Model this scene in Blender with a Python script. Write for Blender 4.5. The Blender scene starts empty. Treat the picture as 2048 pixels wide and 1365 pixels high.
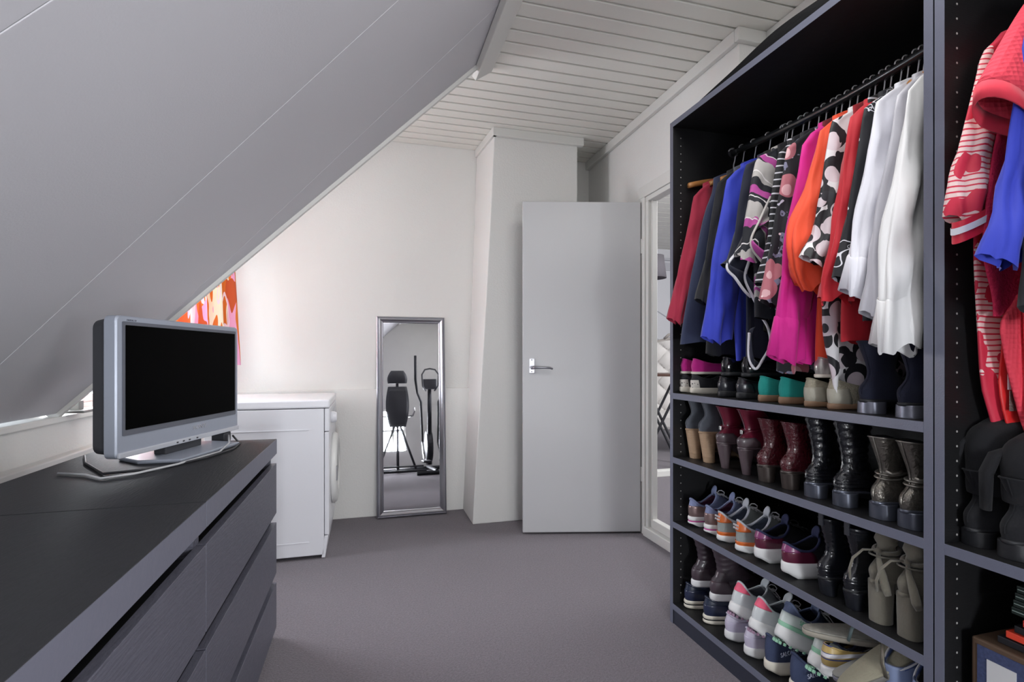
import bpy, bmesh, math, random
from math import sin, cos, pi, radians, sqrt, atan2, exp
from mathutils import Vector, Matrix, Euler
random.seed(7)
S = bpy.context.scene
C = S.collection

# ---------------------------------------------------------------- camera
F = 1030.0; HC = 1.08; TH = math.atan(289 / 1030); CT, ST = cos(TH), sin(TH)
cam = bpy.data.cameras.new('camera'); cam.sensor_width = 36; cam.lens = F / 2048 * 36
cam.shift_y = 33.5 / 2048; cam.clip_start = 0.02
co = bpy.data.objects.new('camera', cam); C.objects.link(co)
co.location = (0, 0, HC); co.rotation_euler = (pi / 2, 0, -TH); S.camera = co

def Yof(px, X):                       # depth into the room of a point at width X seen in column px
    k = (px - 1024) / F
    return X * (CT - k * ST) / (k * CT + ST)
def Zof(px, py, X):
    Y = Yof(px, X); d = X * ST + Y * CT
    return HC + (716 - py) / F * d

# ---------------------------------------------------------------- world, lights, exposure
w = bpy.data.worlds.new('sky'); S.world = w; w.use_nodes = True
bg = w.node_tree.nodes['Background']; bg.inputs[0].default_value = (.80, .88, 1, 1); bg.inputs[1].default_value = 1.0
def area(name, loc, target, sx, sy, power, col=(1, 1, 1), spread=180):
    l = bpy.data.lights.new(name, 'AREA'); l.shape = 'RECTANGLE'; l.size = sx; l.size_y = sy
    l.energy = power; l.color = col; l.spread = radians(spread)
    o = bpy.data.objects.new(name, l); C.objects.link(o); o.location = loc
    o.rotation_euler = (Vector(target) - Vector(loc)).to_track_quat('-Z', 'Y').to_euler(); return o
area('dormer_daylight', (-1.42, 3.02, 1.5), (1.2, 1.6, 1.1), .72, 1.15, 20, (.90, .94, 1), 130)
area('rear_window_daylight', (.32, -2.02, .68), (.32, 0, 1.35), .62, .76, 55, (.93, .96, 1))
area('side_fill', (1.72, -.75, 1.5), (.1, 1.5, 2.5), 1.1, 1.3, 30, (.96, .97, 1))  # added fill that brightens slope and ceiling; the wall has no window here
area('ceiling_fill', (.75, .9, 2.52), (.65, 1.2, 0), 1.1, 1.1, 12, (1, .99, .97))  # added soft fill from above, no lamp hangs here
area('next_room_fill', (3.6, 2.3, 2.45), (3.2, 5, .5), 1.2, 1.2, 48, (.97, .98, 1))  # added unseen fill under the next room's ceiling, not a window
S.view_settings.view_transform = 'Standard'; S.view_settings.look = 'None'
S.view_settings.gamma = 1; S.view_settings.use_curve_mapping = False
S.view_settings.exposure = 1.08

# ---------------------------------------------------------------- materials
def lin(c):
    if isinstance(c, str):
        c = [int(c[i:i + 2], 16) / 255 for i in (0, 2, 4)]
    return tuple(x / 12.92 if x <= .04045 else ((x + .055) / 1.055) ** 2.4 for x in c) + (1,)
_m = {}
def mat(name, col, rough=.6, metal=0, bump=0, bscale=60, var=0, vscale=6, coat=0, sheen=0, stretch=None, spec=None, trans=0, bdist=.004, bdet=4):
    if name in _m: return _m[name]
    m = bpy.data.materials.new(name); m.use_nodes = True; nt = m.node_tree; N, L = nt.nodes, nt.links
    p = N['Principled BSDF']; c = lin(col)
    p.inputs['Base Color'].default_value = c; p.inputs['Roughness'].default_value = rough
    p.inputs['Metallic'].default_value = metal; p.inputs['Coat Weight'].default_value = coat
    p.inputs['Coat Roughness'].default_value = .15
    p.inputs['Sheen Weight'].default_value = sheen
    if spec is not None: p.inputs['Specular IOR Level'].default_value = spec
    tc = N.new('ShaderNodeTexCoord'); mp = N.new('ShaderNodeMapping'); L.new(tc.outputs['Object'], mp.inputs[0])
    if stretch: mp.inputs['Scale'].default_value = stretch
    if var:
        n = N.new('ShaderNodeTexNoise'); n.inputs['Scale'].default_value = vscale; n.inputs['Detail'].default_value = 6
        L.new(mp.outputs[0], n.inputs['Vector'])
        mx = N.new('ShaderNodeMix'); mx.data_type = 'RGBA'
        mx.inputs[6].default_value = tuple(x * (1 - var) for x in c[:3]) + (1,)
        mx.inputs[7].default_value = tuple(min(1, x * (1 + var)) for x in c[:3]) + (1,)
        L.new(n.outputs['Fac'], mx.inputs[0]); L.new(mx.outputs[2], p.inputs['Base Color'])
    if bump:
        n = N.new('ShaderNodeTexNoise'); n.inputs['Scale'].default_value = bscale; n.inputs['Detail'].default_value = bdet
        L.new(mp.outputs[0], n.inputs['Vector'])
        b = N.new('ShaderNodeBump'); b.inputs['Strength'].default_value = bump; b.inputs['Distance'].default_value = bdist
        L.new(n.outputs['Fac'], b.inputs['Height']); L.new(b.outputs[0], p.inputs['Normal'])
    _m[name] = m; return m

def pattern(name, base, layers, rough=.75, bump=0, tscale=(1, 1, 1)):
    """layers: list of (kind, scale, lo, hi, colour) painted over the base colour of the cloth"""
    m = bpy.data.materials.new(name); m.use_nodes = True; nt = m.node_tree; N, L = nt.nodes, nt.links
    p = N['Principled BSDF']; p.inputs['Roughness'].default_value = rough; p.inputs['Sheen Weight'].default_value = .1
    tc = N.new('ShaderNodeTexCoord'); mp = N.new('ShaderNodeMapping'); mp.inputs['Scale'].default_value = tscale
    L.new(tc.outputs['Object'], mp.inputs[0])
    cur = None; h = None
    for i, (kind, sc, lo, hi, col) in enumerate(layers):
        if kind in ('spot', 'cell', 'spotb'):
            t = N.new('ShaderNodeTexVoronoi'); t.inputs['Scale'].default_value = sc
            t.inputs['Randomness'].default_value = .8 if kind != 'cell' else 1; src = t.outputs['Distance']
        elif kind == 'noise':
            t = N.new('ShaderNodeTexNoise'); t.inputs['Scale'].default_value = sc; t.inputs['Detail'].default_value = 2; src = t.outputs['Fac']
        elif kind == 'band':
            t = N.new('ShaderNodeTexWave'); t.bands_direction = 'Z'; t.inputs['Scale'].default_value = sc
            t.inputs['Distortion'].default_value = 1.2; t.inputs['Detail'].default_value = 0; src = t.outputs['Fac']
        elif kind == 'diag':
            t = N.new('ShaderNodeTexWave'); t.bands_direction = 'DIAGONAL'; t.inputs['Scale'].default_value = sc
            t.inputs['Distortion'].default_value = 2.5; t.inputs['Detail'].default_value = 1; src = t.outputs['Fac']
        elif kind == 'brick':
            t = N.new('ShaderNodeTexChecker'); t.inputs['Scale'].default_value = sc; src = t.outputs['Fac']
        o2 = N.new('ShaderNodeMapping'); o2.inputs['Location'].default_value = (i * 1.7, i * .9, i * 2.3) if kind != 'spotb' else ((i - 1) * 1.7 + .006, (i - 1) * .9 + .004, (i - 1) * 2.3 + .014)
        L.new(mp.outputs[0], o2.inputs[0]); L.new(o2.outputs[0], t.inputs['Vector'])
        a = N.new('ShaderNodeMath'); a.operation = 'GREATER_THAN'; a.inputs[1].default_value = lo; L.new(src, a.inputs[0])
        b = N.new('ShaderNodeMath'); b.operation = 'LESS_THAN'; b.inputs[1].default_value = hi; L.new(src, b.inputs[0])
        q = N.new('ShaderNodeMath'); q.operation = 'MULTIPLY'; L.new(a.outputs[0], q.inputs[0]); L.new(b.outputs[0], q.inputs[1])
        mx = N.new('ShaderNodeMix'); mx.data_type = 'RGBA'; L.new(q.outputs[0], mx.inputs[0])
        if cur: L.new(cur, mx.inputs[6])
        else: mx.inputs[6].default_value = lin(base)
        mx.inputs[7].default_value = lin(col); cur = mx.outputs[2]; h = src
    L.new(cur, p.inputs['Base Color'])
    m2 = N.new('ShaderNodeMapping'); m2.inputs['Scale'].default_value = (7, 7, 1); n = N.new('ShaderNodeTexNoise'); n.inputs['Scale'].default_value = 3; n.inputs['Detail'].default_value = .5
    L.new(tc.outputs['Object'], m2.inputs[0]); L.new(m2.outputs[0], n.inputs['Vector'])
    b = N.new('ShaderNodeBump'); b.inputs['Strength'].default_value = .45; b.inputs['Distance'].default_value = .03
    L.new(n.outputs['Fac'], b.inputs['Height']); L.new(b.outputs[0], p.inputs['Normal'])
    return m

# ---------------------------------------------------------------- geometry helpers
class MB:
    def __init__(s): s.v = []; s.f = []
    def add(s, vs, fs):
        k = len(s.v); s.v += [Vector(v) for v in vs]; s.f += [[i + k for i in f] for f in fs]; return s
    def box(s, a, b, M=None):
        x0, y0, z0 = a; x1, y1, z1 = b
        vs = [Vector(p) for p in ((x0, y0, z0), (x1, y0, z0), (x1, y1, z0), (x0, y1, z0), (x0, y0, z1), (x1, y0, z1), (x1, y1, z1), (x0, y1, z1))]
        if M: vs = [M @ v for v in vs]
        return s.add(vs, [(0, 3, 2, 1), (4, 5, 6, 7), (0, 1, 5, 4), (1, 2, 6, 5), (2, 3, 7, 6), (3, 0, 4, 7)])
    def prism(s, poly, e):            # poly: 3-D points of one face, e: extrusion vector
        n = len(poly); e = Vector(e); vs = [Vector(p) for p in poly]
        s.add(vs + [v + e for v in vs], [tuple(range(n))[::-1], tuple(range(n, 2 * n))] + [(i, (i + 1) % n, n + (i + 1) % n, n + i) for i in range(n)])
        return s
    def loft(s, rings, closed=True, caps=(True, True)):
        n = len(rings[0]); vs = [v for r in rings for v in r]; fs = []
        for i in range(len(rings) - 1):
            for j in range(n if closed else n - 1):
                k = (j + 1) % n; fs.append((i * n + j, i * n + k, (i + 1) * n + k, (i + 1) * n + j))
        if closed and caps[0]: fs.append(tuple(range(n))[::-1])
        if closed and caps[1]: fs.append(tuple(range((len(rings) - 1) * n, len(rings) * n)))
        return s.add(vs, fs)
    def tube(s, pts, r, n=8, flat=1.0, closed=False):
        pts = [Vector(p) for p in pts]; R = r if isinstance(r, (list, tuple)) else [r] * len(pts); rings = []; up = None
        for i, p in enumerate(pts):
            if closed: t = pts[(i + 1) % len(pts)] - pts[i - 1]
            else: t = pts[min(i + 1, len(pts) - 1)] - pts[max(i - 1, 0)]
            t.normalize()
            if up is None:
                up = Vector((0, 0, 1)) if abs(t.z) < .9 else Vector((1, 0, 0))
            a = t.cross(up)
            if a.length < 1e-4: a = t.cross(Vector((0, 1, 0)))
            a.normalize(); b = a.cross(t).normalized(); up = b
            rings.append([p + a * cos(2 * pi * k / n) * R[i] + b * sin(2 * pi * k / n) * R[i] * flat for k in range(n)])
        if closed: rings.append(rings[0])
        return s.loft(rings, True, (not closed, not closed))
    def cyl(s, a, b, r, n=20):
        return s.tube([a, b], r, n)
    def lathe(s, prof, c=(0, 0, 0), n=24, ax='z'):
        rings = []
        for (r, z) in prof:
            ring = []
            for k in range(n):
                u, v = r * cos(2 * pi * k / n), r * sin(2 * pi * k / n)
                q = (u, v, z) if ax == 'z' else ((z, u, v) if ax == 'x' else (v, z, u))
                ring.append(Vector(q) + Vector(c))
            rings.append(ring)
        return s.loft(rings)
    def grid(s, fn, nu, nv):
        vs = [fn(i / nu, j / nv) for i in range(nu + 1) for j in range(nv + 1)]
        return s.add(vs, [(i * (nv + 1) + j, i * (nv + 1) + j + 1, (i + 1) * (nv + 1) + j + 1, (i + 1) * (nv + 1) + j) for i in range(nu) for j in range(nv)])
    def build(s, name, m, parent=None, smooth=False, bevel=0, solid=0, label=None):
        me = bpy.data.meshes.new(name); me.from_pydata(s.v, [], s.f)
        bm = bmesh.new(); bm.from_mesh(me)
        if smooth: bmesh.ops.remove_doubles(bm, verts=bm.verts, dist=1e-6)
        bmesh.ops.recalc_face_normals(bm, faces=bm.faces); bm.to_mesh(me); bm.free()
        me.materials.append(m)
        if smooth: me.polygons.foreach_set('use_smooth', [True] * len(me.polygons))
        o = bpy.data.objects.new(name, me); C.objects.link(o); o.parent = parent
        if solid:
            q = o.modifiers.new('thickness', 'SOLIDIFY'); q.thickness = solid; q.offset = -1
        if bevel:
            q = o.modifiers.new('bevel', 'BEVEL'); q.width = bevel; q.segments = 2; q.limit_method = 'ANGLE'
        if label: o['label'] = label
        return o

def thing(name, label, cat, loc=(0, 0, 0), rz=0, group=None):
    o = bpy.data.objects.new(name, None); C.objects.link(o); o.empty_display_size = .05
    o.location = loc; o.rotation_euler = (0, 0, rz); o['label'] = label; o['category'] = cat
    if group: o['group'] = group
    return o
def tag(o, label, cat, group=None):
    o['label'] = label; o['category'] = cat
    if group: o['group'] = group
    return o
def struct(o, label=None, cat='structure'):
    o['kind'] = 'structure'
    if label: o['label'] = label; o['category'] = cat
    return o
def dup(root, loc, rz=None, label=None, group=None):
    r = root.copy(); C.objects.link(r); r.location = loc
    if rz is not None: r.rotation_euler = (r.rotation_euler[0], r.rotation_euler[1], rz)
    if label: r['label'] = label
    if group: r['group'] = group
    for ch in list(root.children):
        c = ch.copy(); C.objects.link(c); c.parent = r
        for g in ch.children:
            d = g.copy(); C.objects.link(d); d.parent = c
    return r
def text(body, size, m, parent, M, extrude=.0006, name='lettering', sx=1.0):
    cu = bpy.data.curves.new(name, 'FONT'); cu.body = body; cu.size = size; cu.extrude = extrude; cu.align_x = 'CENTER'; cu.resolution_u = 3
    t = bpy.data.objects.new(name, cu); C.objects.link(t); bpy.context.view_layer.update()
    me = bpy.data.meshes.new_from_object(t); bpy.data.objects.remove(t)
    me.materials.clear(); me.materials.append(m); me.transform(M @ Matrix.Diagonal((sx, 1, 1, 1)))
    o = bpy.data.objects.new(name, me); C.objects.link(o); o.parent = parent; return o
def lerp(a, b, t): return a + (b - a) * t
def smooth(t): t = max(0, min(1, t)); return t * t * (3 - 2 * t)
def tab(T, x):                        # table lookup with smooth joins: [(x, v), ...]
    if x <= T[0][0]: return T[0][1]
    for i in range(len(T) - 1):
        if x <= T[i + 1][0]:
            x0, x1 = T[i][0], T[i + 1][0]; t = (x - x0) / (x1 - x0)
            p1, p2 = T[i][1], T[i + 1][1]
            p0 = T[i - 1][1] if i else p1; p3 = T[i + 2][1] if i + 2 < len(T) else p2
            return .5 * (2 * p1 + (p2 - p0) * t + (2 * p0 - 5 * p1 + 4 * p2 - p3) * t * t + (3 * p1 - p0 - 3 * p2 + p3) * t ** 3)
    return T[-1][1]

# ---------------------------------------------------------------- base materials
wall_m = mat('painted_plaster', 'e3e2df', .85, bump=.35, bscale=90, var=.03, vscale=2)
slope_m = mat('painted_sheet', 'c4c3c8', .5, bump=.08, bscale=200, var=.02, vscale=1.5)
plank_m = mat('painted_planks', 'eceae3', .55, bump=.05, bscale=60)
gap_m = mat('board_gap_paint', 'a5a29a', .8)
trim_m = mat('trim_paint', 'dddcd8', .45)
door_m = mat('door_paint', 'c6c6c8', .38, var=.03, vscale=2)
carpet_m = mat('grey_carpet', '6d666d', .95, bump=1.0, bscale=190, var=.5, vscale=130, sheen=.2)
black_m = mat('black_brown_ash', '141416', .5, bump=.15, bscale=40, stretch=(1, 1, 12), var=.3, vscale=30)
edge_m = mat('edge_band_lit', '686b7b', .35, bump=.1, bscale=300)  # black edging lightened to blue-grey: the window light it catches is in the colour
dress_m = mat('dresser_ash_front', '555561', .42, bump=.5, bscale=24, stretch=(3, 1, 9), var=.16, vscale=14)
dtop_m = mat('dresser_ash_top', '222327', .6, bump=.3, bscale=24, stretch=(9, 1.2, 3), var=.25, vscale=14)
dark_m = mat('black_void', '101013', .7)
chrome = mat('chrome', 'd8d8da', .18, 1)
alu = mat('brushed_aluminium', 'c0c0c6', .35, 1)
white_m = mat('white_enamel', 'dfdfe4', .3, coat=.3)
steel_m = mat('mirror_silver_frame', 'b4b4ba', .28, 1)

# ================================================================ SETTING
CZ = 2.58; SX = .57; LX = -1.21; LZ = .854; TS = (CZ - LZ) / (SX - LX)
RW = 1.64; FY = 3.66; NY = -1.9; DX = -1.32
def slope_z(x): return LZ + TS * (x - LX)

struct(MB().box((-1.6, NY - .1, -.06), (1.9, FY + .1, 0)).build('floor', carpet_m))
struct(MB().box((1.9, 1.2, -.06), (5.2, 8.2, -.0)).box((1.6, FY + .1, -.06), (1.8995, 8.2, -.0)).build('floor', carpet_m))

# plank ceiling: each board is a piece of its own, with a sunk strip between
ceil = struct(MB().box((-1.6, NY - .1, CZ + .014), (1.9, FY + .1, CZ + .06)).build('ceiling', gap_m))
PW = .0935; y0 = 2.084 - PW * 42; n = int((FY - y0) / PW) + 1
me0 = None
for i in range(n):
    y = y0 + i * PW
    if y < NY: continue
    if me0 is None:
        b = MB().box((-1.5, 0, 0), (1.82, PW - .016, .013)); b.box((-1.5, PW - .0115, .005), (1.82, PW - .0045, .013))
        o = b.build('plank', plank_m, ceil, bevel=.002); me0 = o
    else:
        o = me0.copy(); C.objects.link(o)
    o.location = (0, y, CZ)

# far wall with its proud lower half
struct(MB().box((-1.6, FY, 0), (1.9, FY + .1, CZ + .05)).build('wall_far', wall_m))
struct(MB().box((DX, FY - .035, 0), (.70, FY, .865)).build('wall_far_lower', wall_m, bevel=.004))
# chimney breast whose left side leans as it rises
ch = [(.655, 3.275), (.655, FY), (1.385, FY), (1.385, 3.275)]
cht = [(.80, 3.275), (.762, FY), (1.385, FY), (1.385, 3.275)]
b = MB()
rings = []
for t in (0, .12, .3, .55, .8, 1):
    bow = .012 * sin(t * pi)
    rings.append([Vector((lerp(p[0], q[0], t ** 1.15) + (bow if k < 2 else 0), p[1], CZ * t)) for k, (p, q) in enumerate(zip(ch, cht))])
b.loft(rings); struct(b.build('wall_chimney', wall_m, bevel=.006))
b = MB()
b.prism([(.745, FY - .01, CZ - .055), (.783, 3.246, CZ - .055), (.783, 3.246, CZ - .0005), (.745, FY - .01, CZ - .0005)], (.03, 0, 0))
b.box((.785, 3.245, CZ - .055), (1.42, 3.275, CZ)); b.box((1.3855, 3.2755, CZ - .055), (1.42, 3.30, CZ - .0005))
struct(b.build('trim_1', trim_m, bevel=.004))

# right wall with the doorway; it steps back above the wardrobe
D0, D1, DH = 2.02, 2.80, 2.06
b = MB()
b.box((RW, 1.99, DH), (RW + .048, D1, CZ + .05)); b.box((RW, D1, 0), (RW + .048, FY, CZ + .05)); b.box((RW, 1.99, 0), (RW + .048, D0, DH))
struct(b.build('wall_right', wall_m))
b = MB(); b.box((1.79, NY, 0), (1.9, 1.99, CZ + .05)); b.box((RW + .0485, 1.9905, 0), (1.9, 2.03, CZ + .05))
struct(b.build('wall_right_recess', wall_m))
b = MB(); b.box((RW - .028, 1.9905, CZ - .06), (RW - .0005, FY - .001, CZ - .0005)); b.box((RW - .028, 1.96, CZ - .06), (1.789, 1.9895, CZ - .0005)); b.box((1.762, NY + .001, CZ - .06), (1.789, 1.9595, CZ - .0005))
struct(b.build('trim_2', trim_m, bevel=.004))
# near wall with the small paned window
wx0, wx1, wz0, wz1 = .02, .63, .30, 1.02
b = MB(); b.box((-1.6, NY - .1, 0), (wx0, NY, CZ + .05)); b.box((wx1, NY - .1, 0), (1.9, NY, CZ + .05))
b.box((wx0, NY - .1, 0), (wx1, NY, wz0)); b.box((wx0, NY - .1, wz1), (wx1, NY, CZ + .05))
struct(b.build('wall_near', wall_m))
glass = bpy.data.materials.new('window_glass'); glass.use_nodes = True
nt = glass.node_tree; nt.nodes.clear()
o1 = nt.nodes.new('ShaderNodeOutputMaterial'); a = nt.nodes.new('ShaderNodeMixShader'); a.inputs[0].default_value = .07
t = nt.nodes.new('ShaderNodeBsdfTransparent'); g = nt.nodes.new('ShaderNodeBsdfGlossy'); g.inputs['Roughness'].default_value = .02
nt.links.new(t.outputs[0], a.inputs[1]); nt.links.new(g.outputs[0], a.inputs[2]); nt.links.new(a.outputs[0], o1.inputs[0])
b = MB(); fr = .035
b.box((wx0, NY - .07, wz0), (wx0 + fr, NY - .02, wz1)); b.box((wx1 - fr, NY - .07, wz0), (wx1, NY - .02, wz1))
b.box((wx0, NY - .07, wz0), (wx1, NY - .02, wz0 + fr)); b.box((wx0, NY - .07, wz1 - fr), (wx1, NY - .02, wz1))
wn = struct(b.build('window_1', trim_m, bevel=.003), 'small white paned window low in the wall behind, seen in the mirror', 'window')
for k in (1, 2):
    x = lerp(wx0, wx1, k / 3); MB().box((x - .022, NY - .06, wz0), (x + .022, NY - .03, wz1)).build('glazing_bar', trim_m, wn)
z = (wz0 + wz1) / 2; MB().box((wx0, NY - .06, z - .02), (wx1, NY - .03, z + .02)).build('glazing_bar', trim_m, wn)
for i in range(3):
    for j in range(2):
        MB().box((lerp(wx0, wx1, i / 3) + .012, NY - .048, lerp(wz0, wz1, j / 2) + .012), (lerp(wx0, wx1, (i + 1) / 3) - .012, NY - .044, lerp(wz0, wz1, (j + 1) / 2) - .012)).build('pane', glass, wn)

# sloped roof side: large sheets with joints, laid under the rafters
def seam1(x): return 1.516 - .25 * (x - .086)
def seam3(x): return min(2.492, 2.204 - .31 * (x - .02))
nrm = Vector((TS, 0, -1)).normalized()
sl = MB().prism([Vector((SX, NY, CZ)) - nrm * .016, Vector((LX, NY, LZ)) - nrm * .016, Vector((LX, 2.47, LZ)) - nrm * .016, Vector((SX, 2.47, CZ)) - nrm * .016], -nrm * .05).build('wall_left', gap_m)
struct(sl)
bounds = [lambda x: NY, lambda x: -.35, lambda x: .9, seam1, seam3, lambda x: 2.50]
for i in range(5):
    g = .0011; lo, hi = bounds[i], bounds[i + 1]; pts = []
    xs = [SX, .1, -.4, -.9, LX]
    pts = [(x, lo(x) + g, slope_z(x)) for x in xs] + [(x, max(hi(x) - g, lo(x) + .004), slope_z(x)) for x in xs[::-1]]
    MB().prism(pts, -nrm * .016).build('panel', slope_m, sl, bevel=.0012)
# trims: top ledge board and the lath at the end of the slope
b = MB(); b.prism([(SX - .055, NY, slope_z(SX - .055) - .002), (SX + .05, NY, CZ), (SX + .05, NY, CZ - .018), (SX - .035, NY, slope_z(SX - .055) - .022)], (0, 2.60 - NY, 0))
struct(b.build('trim_3', trim_m, bevel=.003))
b = MB(); b.prism([Vector((SX - .03, 2.495, slope_z(SX - .03))) + nrm * .016, Vector((LX - .02, 2.495, slope_z(LX - .02))) + nrm * .016, Vector((LX - .02, 2.495, slope_z(LX - .02))) - nrm * .06, Vector((SX - .03, 2.495, slope_z(SX - .03))) - nrm * .06], (0, .026, 0))
struct(b.build('trim_4', trim_m, bevel=.003))
# cheek of the dormer above the slope, dormer wall with its window
b = MB().prism([(LX - .1, 2.44, LZ - .02), (SX, 2.44, CZ), (SX, 2.44, CZ + .05), (LX - .1, 2.44, CZ + .05)], (0, .05, 0)); struct(b.build('wall_dormer_cheek', wall_m))
vy0, vy1, vz0, vz1 = 2.62, 3.42, .86, 2.1
b = MB(); b.box((DX - .1, 2.44, 0), (DX, vy0, CZ + .05)); b.box((DX - .1, vy1, 0), (DX, FY, CZ + .05))
b.box((DX - .1, vy0, 0), (DX, vy1, vz0)); b.box((DX - .1, vy0, vz1), (DX, vy1, CZ + .05)); struct(b.build('wall_dormer', wall_m))
b = MB(); b.box((DX - .07, vy0, vz0), (DX - .02, vy0 + .04, vz1)); b.box((DX - .07, vy1 - .04, vz0), (DX - .02, vy1, vz1))
b.box((DX - .07, vy0, vz0), (DX - .02, vy1, vz0 + .04)); b.box((DX - .07, vy0, vz1 - .04), (DX - .02, vy1, vz1))
wn = struct(b.build('window_2', trim_m, bevel=.003), 'white dormer window behind the orange and pink curtain', 'window')
MB().box((DX - .06, (vy0 + vy1) / 2 - .02, vz0), (DX - .025, (vy0 + vy1) / 2 + .02, vz1)).build('mullion', trim_m, wn)
MB().box((DX - .048, vy0 + .04, vz0 + .04), (DX - .044, (vy0 + vy1) / 2 - .02, vz1 - .04)).build('pane', glass, wn)
MB().box((DX - .048, (vy0 + vy1) / 2 + .02, vz0 + .04), (DX - .044, vy1 - .04, vz1 - .04)).build('pane', glass, wn)
MB().box((DX - .02, vy0 - .03, .815), (DX + .12, vy1 + .03, .84)).build('window_sill', trim_m, wn, bevel=.004)
# low wall behind the dressers with its ledge
struct(MB().box((LX - .1, NY, 0), (LX, 2.9, .815)).build('wall_left_low', wall_m))
struct(MB().box((LX - .1, NY, .815), (LX + .012, 2.9, .842)).build('trim_5', trim_m, bevel=.005))
struct(MB().box((LX, NY, .0), (LX + .05, 2.9, .688)).build('trim_6', trim_m, bevel=.006))
tag(MB().box((-1.205, 2.56, .855), (-1.16, 2.60, .90)).box((-1.2, 2.53, .85), (-1.13, 2.63, .862)).build('window_bracket', mat('dull_metal', '8a8a88', .5, .6), bevel=.004), 'small dull metal bracket at the lower end of the sloped wall', 'bracket')

# ================================================================ DOORWAY, DOOR, NEXT ROOM
def frame_door():
    b = MB(); b.box((RW - .018, D1, 0), (RW - .0005, D1 + .07, DH)); b.box((RW - .018, D0 - .02, DH), (RW - .0005, D1 + .07, DH + .07))
    b.box((RW - .01, D1 - .03, 0), (RW + .052, D1 - .0005, DH - .03)); b.box((RW - .01, D0 - .01, DH - .03), (RW + .052, D1 - .0005, DH - .0005))
    o = struct(b.build('door_1', trim_m, bevel=.003), 'white painted door frame beside the black wardrobe', 'door frame')
    MB().box((RW - .03, D0, 0), (RW + .06, D1, .055)).build('threshold', trim_m, o, bevel=.004)
    MB().box((RW + .008, D0, .055), (RW + .05, D1 - .03, .105)).build('threshold', trim_m, o, bevel=.004)
    MB().box((RW + .012, D1 - .045, .1), (RW + .045, D1 - .028, DH - .03)).build('door_stop', trim_m, o, bevel=.003)
frame_door()
hx, hy, ex, ey = 1.622, 2.865, .921, 3.043
ang = atan2(ey - hy, ex - hx); W = sqrt((ex - hx) ** 2 + (ey - hy) ** 2)
dr = thing('door_2', 'flat light grey door standing open against the chimney breast, lever handle on its left', 'door', (hx, hy, 0), ang); dr['kind'] = 'structure'
MB().box((0, 0, .012), (W, .038, 2.035)).build('door_leaf', door_m, dr, bevel=.004)
# the camera sees the face at +y local (room side)
hp = MB().box((W - .072, .038, .985), (W - .038, .043, 1.075)).build('handle_plate', alu, dr, bevel=.002)
for z in (.995, 1.066): MB().lathe([(.0035, 0), (.003, .0015), (0, .0018)], (0, 0, 0), 10, 'y').build('screw', mat('screw_slot', '4a4a50', .5, .7), hp).location = (W - .055, .043, z)
b = MB(); b.cyl((W - .055, .043, 1.018), (W - .055, .078, 1.018), .0085); b.tube([(W - .055, .076, 1.018), (W - .075, .082, 1.02), (W - .12, .082, 1.02), (W - .165, .080, 1.018), (W - .178, .076, 1.013)], [.0085, .008, .007, .0065, .006], 12)
b.build('handle_lever', mat('handle_grey_metal', '8d8d94', .35, .9), dr, smooth=True)
for z in (.32, 1.72):
    b = MB(); b.cyl((-.008, .03, z), (-.008, .03, z + .09), .007); b.box((-.03, .03, z), (-.008, .034, z + .09)); b.build('hinge', trim_m, dr, smooth=False)

# next room
nr = mat('next_room_white', 'e6e6ea', .7)
b = MB(); b.box((1.69, 7.4, -.05), (5.2, 7.5, 3.0)); b.box((5.1, 1.2, -.05), (5.2, 7.5, 3.0)); b.box((1.90, 1.2, -.05), (5.2, 1.3, 3.0)); b.box((1.6, FY + .1, -.05), (1.69, 7.5, 3.0))
struct(b.build('wall_next_room', nr))
nc = struct(MB().box((1.6, 1.2, 2.86), (5.2, 7.5, 2.95)).build('ceiling', gap_m))
MB().box((RW + .0, 2.0, CZ + .05), (RW + .05, FY + .1, 2.9)).build('upstand', nr, nc)
for i in range(34):
    y = 1.4 + i * .18; MB().box((1.70, y, 2.845), (5.1, y + .165, 2.86)).build('plank', plank_m, nc)
struct(MB().box((1.69, 4.12, 0), (5.1, 4.2, .055)).build('trim_7', trim_m, bevel=.004))
b = MB(); b.box((1.69, 7.36, 1.30), (5.1, 7.4, 1.36)); b.box((1.69, 7.37, 2.5), (5.1, 7.4, 2.62)); b.box((1.69, 7.35, 2.66), (5.1, 7.4, 2.70))
for z in (1.55, 2.0):
    b.prism([(3.2, 7.385, z + .55), (3.2, 7.385, z + .565), (5.0, 7.385, z - .42), (5.0, 7.385, z - .435)], (0, .015, 0))
struct(b.build('trim_8', mat('pale_grey_moulding', 'c9c9cf', .6)))
struct(MB().box((1.69, 7.37, 0), (5.1, 7.4, .12)).build('baseboard_far', trim_m))

# tufted chair
cc = mat('cream_tufted_fabric', 'cdc9c6', .8, bump=.2, bscale=80); dw = mat('dark_walnut', '4a3026', .4)
t = thing('armchair', 'cream tufted armchair with carved wooden top seen through the doorway', 'chair', (3.52, 5.42, 0), radians(-35))
b = MB()
def backf(u, v):
    x = lerp(-.30, .30, u); z = lerp(.42, 1.22 + .07 * cos((u - .5) * pi), v)
    du, dv = u * 5, v * 7 ; q = abs(sin(pi * (du + dv) / 2)) * abs(sin(pi * (du - dv) / 2))
    return Vector((x, -.02 - .045 * q ** .5 + .10 * v, z))
b.grid(backf, 40, 48); b.build('backrest', cc, t, smooth=True, solid=.03)
b = MB().box((-.33, -.55, .28), (.33, .06, .46)); b.build('seat', cc, t, bevel=.04)
b = MB(); b.tube([(-.33, .02, .4), (-.33, .08, 1.16), (-.2, .1, 1.27), (0, .1, 1.32), (.2, .1, 1.27), (.33, .08, 1.16), (.33, .02, .4)], .022, 10); b.tube([(-.1, .09, 1.31), (-.05, .08, 1.36), (.05, .08, 1.36), (.1, .09, 1.31)], .018, 8)
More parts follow.
